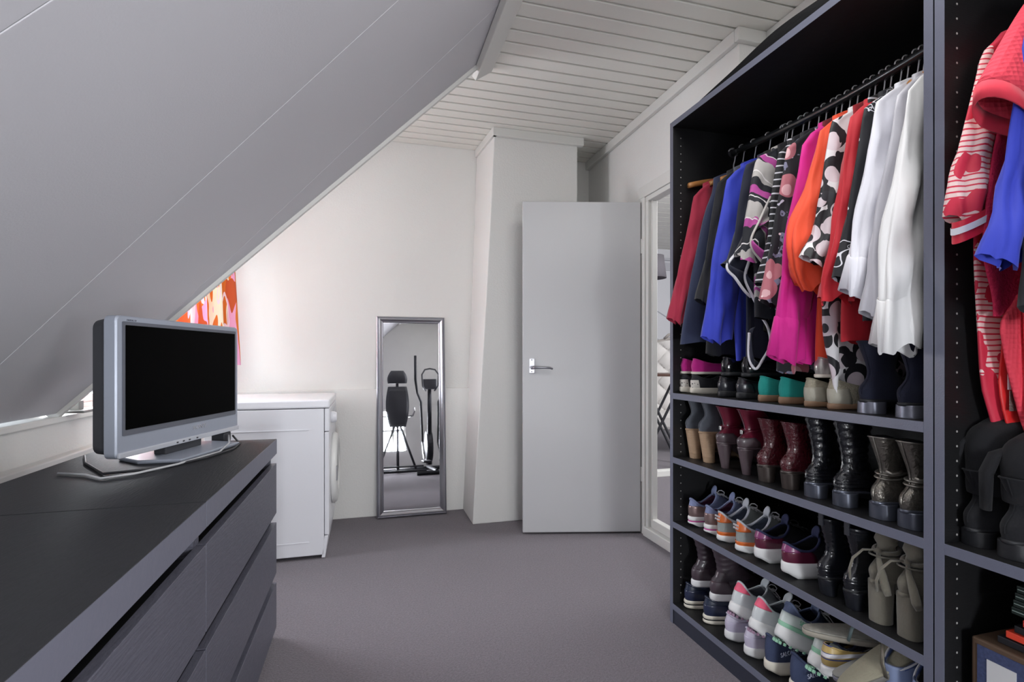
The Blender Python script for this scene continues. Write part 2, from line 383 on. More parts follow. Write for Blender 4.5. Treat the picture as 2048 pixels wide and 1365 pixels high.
b.build('carved_frame', mat('grey_limed_wood', 'a39c98', .6), t, smooth=True)
for sx in (-1, 1):
    MB().tube([(sx * .31, .04, .3), (sx * .31, .07, .15), (sx * .31, .14, 0)], [.03, .024, .018], 8).build('leg', dw, t, smooth=True)
    MB().tube([(sx * .31, -.5, .3), (sx * .31, -.52, .12), (sx * .30, -.54, 0)], [.03, .022, .016], 8).build('leg', dw, t, smooth=True)
# folding stand
t = thing('folding_stand', 'dark folding stand with crossed legs in front of the tufted chair', 'stand', (2.80, 4.55, 0), radians(-20))
bk = mat('black_stand', '222228', .5)
MB().box((-.25, -.2, .90), (.25, .2, .925)).build('top', dw, t, bevel=.004)
for sx in (-1, 1):
    MB().tube([(-.22, sx * .17, 0), (.20, sx * .17, .9)], .013, 8).build('leg', bk, t); MB().tube([(.22, sx * .15, 0), (-.20, sx * .15, .9)], .013, 8).build('leg', bk, t)
MB().tube([(-.12, -.17, .2), (-.12, .17, .2)], .01, 8).build('crossbar', bk, t)
# arc lamp
t = thing('floor_lamp', 'arc floor lamp with a grey drum shade seen through the doorway', 'lamp', (2.70, 5.25, 0))
sx, sy, sz = .36, -.12, 1.97
b = MB(); n = 28; ro, ri = [], []
for k in range(n): ro.append((cos(2 * pi * k / n), sin(2 * pi * k / n)))
b.loft([[Vector((sx + c * .165, sy + s_ * .165, sz)) for c, s_ in ro], [Vector((sx + c * .135, sy + s_ * .135, sz + .25)) for c, s_ in ro]], True, (False, False))
b.build('lamp_shade', mat('grey_shade_fabric', '68646a', .9), t, smooth=True, solid=.004)
MB().tube([(0, 0, .02), (0, 0, 1.3), (.06, -.02, 1.62), (.2, -.06, 1.85), (sx - .03, sy, 2.0), (sx, sy, 2.08), (sx, sy, sz + .25)], .011, 8).build('pole', chrome, t, smooth=True)
MB().lathe([(.15, 0), (.15, .018), (.02, .03), (0, .03)], n=28).build('base', chrome, t, smooth=False)
MB().lathe([(.012, 0), (.03, .03), (.03, .07), (.01, .1)], (sx, sy, sz + .07), 14).build('bulb', white_m, t, smooth=True)

# ================================================================ DRESSERS
def dresser(name, y0, y1, label):
    xb, xf = -.885, -.340; t = thing(name, label, 'dresser', (xb, y0, 0)); w = y1 - y0; d = xf - xb
    MB().box((0, .0008, .708), (d, w - .0008, .765)).build('top', dtop_m, t, bevel=.0012)
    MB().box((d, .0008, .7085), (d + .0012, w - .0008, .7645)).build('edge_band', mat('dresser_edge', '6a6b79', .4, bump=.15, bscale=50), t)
    for a in (.0008, w - .0188): MB().box((0, a, 0), (d - .02, a + .018, .708)).build('side_panel', dress_m, t)
    MB().box((0, .018, .05), (.01, w - .018, .708)).build('back_panel', dark_m, t)
    MB().box((d - .075, .019, 0), (d - .055, w - .019, .705)).build('inner_frame', dark_m, t)
    for (z0, z1) in ((.478, .684), (.245, .455), (.035, .222)):
        b = MB().prism([(d - .02, .0015, z0), (d, .0015, z0), (d, .0015, z1 - .013), (d - .02, .0015, z1 - .013)], (0, w - .003, 0))
        dw_ = b.build('drawer_front', dress_m, t, bevel=.0012)
        MB().box((.03, .03, z0 + .01), (d - .021, w - .03, z1 - .03)).build('drawer_box', dark_m, dw_)
    return t
dresser('chest_of_drawers', 1.266, 2.172, 'black-brown chest of drawers that carries the television')
dresser('chest_of_drawers', .34, 1.264, 'black-brown chest of drawers nearest the viewer, its top bare')

# ================================================================ TELEVISION
silver = mat('tv_silver_plastic', '9fa5b2', .38, .25); tvd = mat('tv_dark_back', '36373c', .55); tvm = mat('tv_mid_grey', '62656e', .4, .2)
t = thing('television', 'silver flat television with a black screen standing on the chest of drawers', 'television', (-.5715, 1.9275, .765), radians(73.3))
w2, zb, zt = .301, .036, .432
def rrect(w, z0, z1, y, r, n=5):
    out = []
    for (cx, cz, a0) in ((w - r, z1 - r, 0), (-w + r, z1 - r, pi / 2), (-w + r, z0 + r, pi), (w - r, z0 + r, 1.5 * pi)):
        for k in range(n + 1):
            a = a0 + k / n * pi / 2; out.append(Vector((cx + r * cos(a), y, cz + r * sin(a))))
    return out
MB().loft([rrect(w2 - .004, zb + .004, zt - .004, 0, .012), rrect(w2, zb, zt, .005, .014), rrect(w2, zb, zt, .034, .016), rrect(w2 - .006, zb + .006, zt - .006, .04, .02)]).build('front_shell', silver, t, smooth=False, bevel=.001)
MB().loft([rrect(w2 - .008, zb + .008, zt - .006, .04, .02), rrect(w2 - .012, zb + .01, zt - .012, .075, .025), rrect(w2 - .07, zb + .05, zt - .06, .105, .03)]).build('rear_shell', tvd, t)
MB().loft([rrect(w2 - .020, zb + .062, zt - .016, -.003, .004), rrect(w2 - .020, zb + .062, zt - .016, .003, .004)]).build('screen_surround', tvm, t)
scr = mat('tv_black_glass', '000000', .4, spec=.03)
MB().loft([rrect(w2 - .029, zb + .078, zt - .026, -.0042, .002), rrect(w2 - .029, zb + .078, zt - .026, 0, .002)]).build('screen', scr, t)
MB().box((-w2 + .004, -.006, zb + .002), (w2 - .004, .002, zb + .017)).build('lower_strip', mat('tv_light_strip', 'c9ccd4', .3, .3), t, bevel=.002)
b = MB()
for x in (-.06, -.03, .0, .04): b.box((x - .004, -.0072, zb + .007), (x + .004, -.0058, zb + .011))
b.build('buttons', tvd, t)
Mt = Matrix.Translation((.06, -.0012, zb + .038)) @ Matrix.Rotation(pi / 2, 4, 'X')
text('SONY', .018, mat('tv_logo_metal', 'e2e2e6', .25, .8), t, Mt, .0008, sx=1.5)
Mt = Matrix.Translation((-w2 + .055, -.0008, zt - .014)) @ Matrix.Rotation(pi / 2, 4, 'X')
text('DIGITAL TV', .007, tvm, t, Mt, .0003)
b = MB(); b.box((-w2 + .0, .028, .16), (-w2 - .0015, .034, .168)); 
MB().loft([[Vector((x, y, z)) for x, y in ((-.16, -.085), (.16, -.085), (.185, .03), (.13, .13), (-.13, .13), (-.185, .03))] for z in (0, .012)] ).build('stand_base', silver, t, bevel=.004)
MB().box((-.09, .01, .011), (.09, .05, .06)).build('stand_neck', tvd, t, bevel=.004)
MB().box((.21, .0, .0), (.255, .05, .036)).build('plug_block', tvd, t, bevel=.004)
for z in (.17, .185, .2): MB().lathe([(.004, 0), (.004, .003), (0, .003)], (-w2 + .0115, .055, z), 10, 'x').build('side_socket', mat('brass_socket', 'b9a05a', .4, .8), t)
# cables lying on the dresser
zc = .7695
tag(MB().tube([(-.50, 2.14, .79), (-.47, 2.02, zc + .01), (-.47, 1.90, zc), (-.53, 1.70, zc + .002), (-.60, 1.60, zc), (-.66, 1.56, zc), (-.72, 1.62, zc), (-.80, 1.66, zc)], .0032, 8).build('aerial_cable', mat('grey_cable', 'b9babd', .5), smooth=True), 'light grey aerial cable looping in front of the television stand', 'cable')
tag(MB().tube([(-.49, 2.16, .785), (-.445, 2.06, zc), (-.44, 1.94, zc), (-.48, 1.80, zc), (-.56, 1.66, zc), (-.68, 1.62, zc), (-.80, 1.80, zc), (-.86, 1.93, zc)], .0036, 8).build('power_cable', mat('dark_cable', '2b2c30', .5), smooth=True), 'dark power cable curving in front of the television stand', 'cable')

# ================================================================ CURTAIN
cur = pattern('curtain_print', 'e07a30', [('noise', 7, .44, .53, 'f5efd2'), ('noise', 7, .53, .9, 'ecaad0'), ('noise', 5, .28, .40, 'c85a30'), ('noise', 9, .58, .63, 'f6e2ec')], .9, tscale=(1.6, 1.6, .30))
p = cur.node_tree.nodes['Principled BSDF']; p.inputs['Subsurface Weight'].default_value = 0
tr = cur.node_tree.nodes.new('ShaderNodeBsdfTranslucent'); mx = cur.node_tree.nodes.new('ShaderNodeMixShader'); mx.inputs[0].default_value = .22
src = p.inputs['Base Color'].links[0].from_socket; L = cur.node_tree.links
L.new(src, tr.inputs[0]); L.new(p.outputs[0], mx.inputs[1]); L.new(tr.outputs[0], mx.inputs[2])
L.new(mx.outputs[0], cur.node_tree.nodes['Material Output'].inputs[0])
def curt(u, v):
    zt_ = 2.0; z = lerp(1.035, zt_, v); a = Vector((-.765 - .055 * v, 3.54)); bb = Vector((-1.10, 3.02)); p_ = a.lerp(bb, u)
    wv = .028 * sin(u * 34 + v * .8) * (1.15 - .5 * v); return Vector((p_.x + wv * .85, p_.y - wv * .5, z))
cu = MB().grid(curt, 110, 14).build('curtain', cur, smooth=True); tag(cu, 'orange, pink and yellow patterned curtain hanging in the dormer behind the television', 'curtain')
ro_ = thing('curtain_rod', 'thin white rod carrying the orange curtain in the dormer', 'rod', (-.82, 3.55, 2.0))
MB().tube([(0, .05, 0), (-.45, -.75, 0)], .008, 8).build('rod', white_m, ro_); MB().lathe([(.013, 0), (.013, .02), (0, .02)], (0, .04, -.01), 12).build('end_cap', white_m, ro_)

# ================================================================ WASHING MACHINE
t = thing('washing_machine', 'white front-loading washing machine standing against the far wall', 'washing machine', (-.50, 3.24, 0))
MB().box((-.30, -.30, .02), (.275, .30, .806)).build('cabinet', white_m, t, bevel=.004)
MB().box((-.305, -.302, .809), (.303, .302, .853)).build('lid', mat('white_lid', 'e9e9ee', .25, coat=.4), t, bevel=.008)
MB().box((.277, -.30, .683), (.303, .30, .806)).build('control_panel', white_m, t, bevel=.005)
MB().box((.277, -.30, .125), (.300, .30, .680)).build('front_panel', white_m, t, bevel=.005)
MB().prism([(.277, -.30, .122), (.296, -.30, .122), (.280, -.30, .004), (.262, -.30, .004)], (0, .6, 0)).build('kick_plate', white_m, t, bevel=.003)
MB().lathe([(.032, 0), (.032, .012), (.026, .03), (0, .032)], (.303, -.16, .745), 24, 'x').build('knob', white_m, t, smooth=False, bevel=.002)
MB().box((.303, .06, .715), (.306, .26, .775)).build('detergent_drawer', white_m, t, bevel=.003)
dd = MB().lathe([(.205, 0), (.21, .012), (.195, .030), (.15, .036), (.145, .02), (.145, .0)], (.300, .0, .43), 40, 'x').build('door', mat('washer_door_ring', 'd9d9d6', .3), t, smooth=True)
MB().lathe([(.145, .012), (.10, .028), (.0, .034)], (.300, .0, .43), 32, 'x').build('porthole', mat('smoked_porthole', '2a2c30', .08), dd, smooth=True)
MB().box((.327, -.19, .39), (.338, -.165, .47)).build('door_handle', mat('grey_handle', '8a8a8e', .4), dd, bevel=.002)
for z in (.693, .092): MB().box((-.28, -.3025, z), (.20, -.2995, z + .003)).build('pressed_line', white_m, t)

# ================================================================ MIRROR
t = thing('mirror', 'tall narrow mirror in a silver frame leaning on the far wall', 'mirror', (.293, 3.548, .004)); t.rotation_euler = (radians(-4.35), 0, 0)
W_, H_ = .468, 1.365; prof = [(0, .022), (0, 0), (.005, -.003), (.009, .001), (.014, -.010), (.022, -.012), (.030, -.006), (.036, -.002), (.040, -.005), (.045, -.001), (.046, .012)]
rings = []
for (x0, z0, sx, sz) in ((-W_ / 2, 0, 1, 1), (W_ / 2, 0, -1, 1), (W_ / 2, H_, -1, -1), (-W_ / 2, H_, 1, -1), (-W_ / 2, 0, 1, 1)):
    rings.append([Vector((x0 + sx * o, d, z0 + sz * o)) for o, d in prof])
MB().loft(rings, True, (False, False)).build('frame', steel_m, t)
mg = mat('mirror_glass', 'dcdce0', .015, 1, bump=.0, var=.04, vscale=14)
MB().box((-W_ / 2 + .04, .006, .04), (W_ / 2 - .04, .010, H_ - .04)).build('mirror_pane', mg, t)
MB().box((-W_ / 2 + .004, .012, .004), (W_ / 2 - .004, .022, H_ - .004)).build('backing_board', dark_m, t)

# ================================================================ THINGS SEEN IN THE MIRROR
gb = mat('bench_grey_vinyl', '33343a', .5); gm = mat('gym_dark_metal', '2c2d33', .4, .5)
t = thing('inversion_bench', 'dark padded exercise bench with headrest, seen only in the mirror', 'exercise bench', (.45, -1.0, 0))
def pad(w0, w1, z0, z1, y, th, bulge):
    b = MB(); rings = []
    for k in range(9):
        v = k / 8; ww = lerp(w0, w1, v) + bulge * sin(pi * v); z = lerp(z0, z1, v); e = th * (sin(pi * min(max(v, .06), .94)) ** .35)
        rings.append([Vector((ww * cos(a) if abs(cos(a)) < .8 else ww * math.copysign(.86 + .14 * abs(sin(2 * a)), cos(a)), y + e * sin(a), z)) for a in [2 * pi * j / 16 for j in range(16)]])
    return b.loft(rings)
pad(.13, .15, .70, 1.33, 0, .035, .045).build('backrest', gb, t, smooth=True, bevel=0)
pad(.15, .10, 1.38, 1.58, 0, .04, .03).build('headrest', gb, t, smooth=True)
MB().tube([(0, -.03, .04), (0, -.03, 1.42)], .022, 10).build('post', gm, t)
for s_ in (-1, 1):
    MB().tube([(s_ * .17, -.02, .86), (s_ * .23, .03, .87), (s_ * .25, .08, .93), (s_ * .25, .09, 1.0)], .014, 10).build('hand_grip', chrome, t, smooth=True)
    MB().tube([(s_ * .03, -.03, .75), (s_ * .30, -.3, .03)], .018, 8).build('leg', gm, t)
b = MB(); b.tube([(-.42, .12, .03), (.42, .12, .03)], .024, 8); b.tube([(-.42, -.32, .03), (.42, -.32, .03)], .024, 8); b.tube([(0, -.32, .03), (0, .12, .03)], .02, 8); b.tube([(-.38, .1, .10), (.38, .1, .10)], .012, 8)
b.build('foot_frame', gm, t)
t = thing('cross_trainer', 'dark cross trainer with long upright arm levers, seen only in the mirror', 'cross trainer', (.95, -.95, 0))
for s_, dy in ((-1, .0), (1, .12)):
    b = MB(); b.tube([(s_ * .23, .10 + dy, 1.80), (s_ * .23, .08 + dy, 1.42), (s_ * .20, .02, 1.22), (s_ * .14, -.05, 1.08), (s_ * .12, -.06, .45)], [.021, .021, .017, .019, .015], 10); b.build('arm_lever', gm, t, smooth=True)
    MB().tube([(s_ * .12, -.06, .45), (s_ * .13, .25, .22), (s_ * .13, .62, .15)], .018, 8).build('pedal_arm', chrome, t, smooth=True)
    MB().box((s_ * .13 - .06, .40, .17), (s_ * .13 + .06, .72, .20)).build('foot_plate', gm, t, bevel=.01)
MB().tube([(0, -.25, .1), (0, -.12, .8), (0, -.05, 1.30)], [.045, .035, .03], 10).build('column', gm, t, smooth=True)
MB().box((-.11, -.06, 1.28), (.11, .02, 1.44)).build('console', gb, t, bevel=.015)
MB().tube([(-.07, .02, 1.25), (-.12, .08, 1.32), (-.13, .1, 1.5), (-.08, .06, 1.58), (0, .04, 1.6), (.08, .06, 1.58), (.13, .1, 1.5), (.12, .08, 1.32), (.07, .02, 1.25)], .013, 8).build('handlebar', gb, t, smooth=True)
MB().lathe([(.24, -.05), (.26, -.03), (.26, .03), (.24, .05)], (0, -.3, .38), 28, 'x').build('flywheel_cover', gm, t, smooth=False, bevel=.01)
b = MB(); b.tube([(-.28, -.5, .03), (.28, -.5, .03)], .03, 8); b.tube([(-.28, .7, .03), (.28, .7, .03)], .03, 8); b.tube([(0, -.5, .05), (0, .7, .05)], .03, 8)
b.build('base_frame', gm, t)

# ================================================================ WARDROBES
XF, XB = 1.194, 1.775; TOPZ = 2.04
def wardrobe(label, y0, y1, shelves, rail_z):
    t = thing('open_wardrobe', label, 'wardrobe', (XF, y0, 0)); D = XB - XF; w = y1 - y0
    hole = MB()
    for s_, a in ((0, .0005), (1, w - .0205)):
        sp = MB().box((.001, a, 0), (D, a + .020, TOPZ)).build('side_panel', black_m, t)
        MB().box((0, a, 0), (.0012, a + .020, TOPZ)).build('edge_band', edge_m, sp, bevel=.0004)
        yy = a + .0202 if s_ == 0 else a - .0002
        h = MB()
        for k in range(59):
            z = .12 + k * .032
            for x in (.037, D - .06):
                h.lathe([(.0026, -.0003), (.0026, .0003), (0, .0004)] , (x, yy, z), 8, 'y')
        h.build('pin_holes', mat('pin_hole_grey', '9c9a98', .6), sp)
    bp = MB().box((D - .006, .0205, .03), (D, w - .0205, TOPZ - .02)).build('back_panel', black_m, t)
    tp = MB().box((.001, .0205, TOPZ - .022), (D, w - .0205, TOPZ)).build('top_panel', black_m, t)
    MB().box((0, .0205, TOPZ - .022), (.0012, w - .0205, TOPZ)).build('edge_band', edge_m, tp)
    for z in shelves:
        sp = MB().box((.001, .0205, z - .024), (D - .007, w - .0205, z)).build('shelf', black_m, t)
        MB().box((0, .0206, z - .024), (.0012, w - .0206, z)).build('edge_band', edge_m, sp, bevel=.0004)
    MB().box((.004, .0205, 0), (.02, w - .0205, .056)).build('plinth', mat('plinth_dark', '2c2f3c', .45), t)
    b = MB(); b.tube([(.286, lerp(.021, w - .021, k / 16), rail_z - .026 * sin(pi * k / 16)) for k in range(17)], .0142, 16); b.build('clothes_rail', mat('black_chrome_rail', '3a3e40', .25, .5, coat=.6), t, smooth=True)
    for a in (.021, w - .024): MB().lathe([(.022, 0), (.022, .003)], (.286, a, rail_z), 16, 'y').build('rail_bracket', alu, t)
    return t
WY0, WY1 = .858, 1.858
wardrobe('black open wardrobe with five shelves of shoes and a full clothes rail', WY0 - .0205, WY1, (.937, .677, .415, .082), 1.943)
wardrobe('black open wardrobe cut by the right edge of the photo', WY0 - 1.023, WY0 - .0225, (.680, .20, .06), 1.93)
# garment bag lying on top
def bag(u, v):
    y = lerp(1.84, .55, v); xx = lerp(1.205, 1.70, u); hgt = .02 + .065 * smooth((1.84 - y) / .5) * (1 + .12 * sin(v * 19 + u * 3))
    e = min(1, min(u, 1 - u) * 6, (v + .03) * 14, (1.02 - v) * 12); e = sqrt(max(0, 1 - (1 - e) ** 2))
    return Vector((xx, y, TOPZ + .001 + hgt * e * (1 + .06 * sin(u * 23 + v * 5))))
b = MB().grid(bag, 30, 44); b.add([(1.205, 1.84, TOPZ + .001), (1.70, 1.84, TOPZ + .001), (1.70, .55, TOPZ + .001), (1.205, .55, TOPZ + .001)], [(0, 1, 2, 3)])
tag(b.build('garment_bag', mat('black_nylon', '060608', .9, spec=.08, bump=.6, bscale=5, stretch=(8, 1, 1), bdist=.02), smooth=True), 'black folded garment bag lying on top of the wardrobe', 'bag')

# ================================================================ CLOTHES
RX, RZ = XF + .286, 1.943
def sag(Y): return RZ - .026 * sin(pi * max(0, min(1, (Y - WY0) / (WY1 - WY0))))
hook_m = mat('hook_wire', 'f6f6f8', .3, 0); wood_m = mat('hanger_beech', 'b07a45', .45, bump=.1, bscale=30, stretch=(1, 8, 8), var=.15)
blackp = mat('hanger_black', '1a1a1c', .4)
def make_hanger(m):
    t = thing('clothes_hanger', '', 'hanger', (RX, 1.8, RZ))
    b = MB(); rings = []
    for k in range(17):
        u = -1 + k / 8; x = u * .168; z = -.118 - .045 * abs(u) ** 1.6 - .006 * (abs(u) < .1); h = lerp(.014, .011, abs(u)) ; wd = lerp(.007, .011, abs(u))
        yb = -.018 * u * u
        rings.append([Vector((x, yb + wd * cos(a), z + h * sin(a))) for a in [2 * pi * j / 10 for j in range(10)]])
    b.loft(rings).build('shoulder_bar', m, t, smooth=True)
    pts = [(.004, 0, -.085), (.004, 0, -.05), (-.006, 0, -.035)]
    for k in range(13):
        a = radians(-75 - k * 20 + 0); pts.append((.0 - .0165 * cos(a + pi), 0, .002 + .0165 * -sin(a + pi)))
    pts = [(0, 0, -.115), (.002, 0, -.05), (.006, 0, -.03)]
    for k in range(12):
        a = radians(-60 + k * 21); pts.append((.0168 * cos(a), 0, .0005 + .0168 * sin(a) + .001))
    MB().tube(pts, .0021, 6).build('hook', hook_m, t, smooth=True)
    return t
H0 = make_hanger(wood_m); H1 = make_hanger(blackp); used = {}
def hanger(Y, label, dark=False, tilt=0):
    src = H1 if dark else H0
    loc = (RX, Y, sag(Y) if Y > WY0 else RZ)
    if src.name not in used:
        used[src.name] = 1; src.location = loc; src['label'] = label; src['group'] = 'hangers on the wardrobe rail'; src.rotation_euler = (0, 0, radians(tilt)); return src
    return dup(src, loc, radians(tilt), label, 'hangers on the wardrobe rail')

def cloth(name, label, cat, Y, m, front, hem, back=None, ty=.016, sleeve=None, sleeve_m=None, amp=.009, kx=62, ph=0, hemtilt=0, neck=1.828, cuff=None, group='clothes hanging in the open wardrobe', rz=0, x0=RX, sleeve_w=.05, back_sleeve=True, collar=None, lean=0):
    """front: [(z, x)] profile of the front edge below the shoulder; sleeve: [(z, x, halfwidth)] centre line of the near sleeve"""
    t = thing(name, label, cat, (x0, Y, RZ), radians(rz), group)
    if back is None: back = .225
    sh = [(neck, .045), (neck - .012, .085), (neck - .03, .145), (neck - .05, .188)]
    fr = sorted(front, reverse=True)
    zs = [s[0] for s in sh]; z1 = zs[-1]; N = 22; rows = []
    for z, hw in sh: rows.append((z, -hw, hw, ty * (.45 + .55 * (neck - z) / .05)))
    T = [(-min(z, 1.76), x - x0) for z, x in fr]
    for k in range(1, N + 1):
        z = lerp(z1, hem, k / N); s_ = k / N
        xf = lerp(-sh[-1][1], tab(T, -z), smooth(k / 4)); xb = lerp(sh[-1][1], back + .02 * s_, smooth(k / 4))
        rows.append((z, xf, xb, ty * (1 + .35 * s_)))
    rings = []; n = 40
    for (z, xf, xb, yy) in rows:
        s_ = max(0, (neck - z) / (neck - hem)); c = (xf + xb) / 2; hw = (xb - xf) / 2; ring = []
        for j in range(n):
            a = 2 * pi * j / n; ca, sa = cos(a), sin(a)
            x = c + hw * (abs(ca) ** .8) * math.copysign(1, ca); tt = (x + .3)
            rip = amp * s_ ** .8 * sin(kx * tt + ph + 1.5 * z) + amp * .5 * s_ * sin(kx * 2.1 * tt + ph * 2 - 3 * z)
            y = yy * (abs(sa) ** .7) * math.copysign(1, sa) + rip
            zz = z - RZ + hemtilt * s_ ** 4 * (x / .25) + .006 * s_ ** 6 * sin(kx * 1.3 * tt + ph)
            ring.append(Vector((x, y + lean * s_, zz)))
        rings.append(ring)
    body = MB().loft(rings, True, (True, False)).build('body', m, t, smooth=True)
    if sleeve:
        for sgn in ((1, -1) if back_sleeve else (1,)):
            rr = []; Ts = [(-z, (x - x0, hw)) for z, x, hw in sleeve]
            zt_, zb_ = sleeve[0][0], sleeve[-1][0]; K = 18; TX = [(a, b[0]) for a, b in Ts]; TW = [(a, b[1]) for a, b in Ts]
            for k in range(K + 1):
                z = lerp(zt_, zb_, k / K); s_ = k / K; cx = tab(TX, -z); hw = tab(TW, -z) * (smooth(.35 + s_ * 5))
                if sgn < 0: cx = min(-cx, XB - .035 - hw - x0)
                ring = []
                for j in range(32):
                    a = 2 * pi * j / 32; th = (.011 + .007 * s_) * (1 + .35 * sin(s_ * 21 + ph + 2 * a))
                    x = cx + hw * cos(a); y = -.008 * s_ + th * sin(a) + .006 * s_ * sin(55 * (x + .4) + ph + z * 6) - .006
                    fo = s_ ** .7 * (.0055 * sin(4 * a + ph + 3 * s_) + .004 * sin(7 * a + 2 * ph - 5 * s_)); x += fo * cos(a) * 1.3; y += fo * 1.6 * (sin(a) + .3)
                    ring.append(Vector((x, y + lean * s_, z - RZ + .012 * s_ ** 4 * cos(a * 2 + ph) + .006 * s_ ** 3 * sin(a * 5 + ph))))
                rr.append(ring)
            sl_ = MB().loft(rr, True, (True, False)).build('sleeve', sleeve_m or m, t, smooth=True)
            if cuff and sgn > 0:
                r2 = [[Vector(((p.x - (sum(q.x for q in r) / 32)) * f_ + sum(q.x for q in r) / 32, (p.y) * 1 + (p.y - sum(q.y for q in r) / 32) * (f_ - 1), p.z + dz)) for p in r] for r, f_, dz in ((rr[-4], 1.03, 0), (rr[-4], 1.07, -.002), (rr[-1], 1.07, 0), (rr[-1], 1.02, -.003))]
                MB().loft(r2, True, (False, False)).build('cuff', cuff, sl_, smooth=True)
    if collar:
        cp = [Vector((.055 * cos(a), -.02 * sin(a) * 1.2, neck - RZ + .002 + .012 * cos(2 * a))) for a in [2 * pi * j / 16 for j in range(16)]]
        MB().tube(cp, .009, 8, flat=1.6, closed=True).build('collar', collar, t, smooth=True)
    return t
def fab(name, col, rough=.8, bump=.15, sheen=.15, var=.05): return mat(name, col, rough, bump=.45, bscale=3, sheen=sheen, var=var, vscale=8, stretch=(7, 7, 1), bdist=.03, bdet=.5)
crimson = fab('crimson_knit', 'a01f3c'); navy = fab('navy_wool', '2b3350'); blk = fab('black_cotton', '15161c'); royal = fab('royal_blue_crepe', '2f3fbf', .7)
dnavy = fab('dark_navy_crepe', '161b30'); magenta = fab('magenta_crepe', 'd4108c', .7); orange = fab('orange_chiffon', 'f4532f', .7); red = fab('red_crepe', 'c81a2c', .7)
ivory = fab('white_chiffon', 'e6e6ee', .6); satin = fab('white_satin', 'eeeeee', .35); pearl = fab('pale_grey_silk', 'bdbcc4', .4); olive = fab('olive_black', '23261f')
piping = fab('white_piping', 'e2e2e8', .6)
geo = pattern('geometric_print', '141722', [('diag', 3.2, .62, 1.1, 'b9b5b2'), ('diag', 4.3, .86, 1.1, 'b84a9c'), ('diag', 3.2, .52, .60, 'e6e2e2')], .7)
flor = pattern('floral_print', '14151d', [('noise', 26, .60, .70, '7a7c94'), ('noise', 14, .64, .68, 'c9c8d8'), ('spot', 8, .0, .30, 'b8707a'), ('spotb', 8, .0, .17, 'e0b4b8'), ('cell', 24, .0, .09, 'f2dcdc')], .75)
spots = pattern('spotted_print', 'e4e2e4', [('spot', 15, .0, .56, '17171d'), ('spotb', 15, .0, .44, 'd9ccd2'), ('spot', 19, .0, .30, '22222a'), ('noise', 12, .64, .80, '17171d')], .6)
line_m = pattern('line_drawing_print', '12141d', [('noise', 9, .485, .50, 'e8e8f0'), ('noise', 9, .575, .588, 'e8e8f0'), ('noise', 16, .42, .432, 'e8e8f0')], .7)
strp = pattern('fine_stripe', '14151b', [('band', 14, .90, 1.1, 'd5d5dd')], .7)

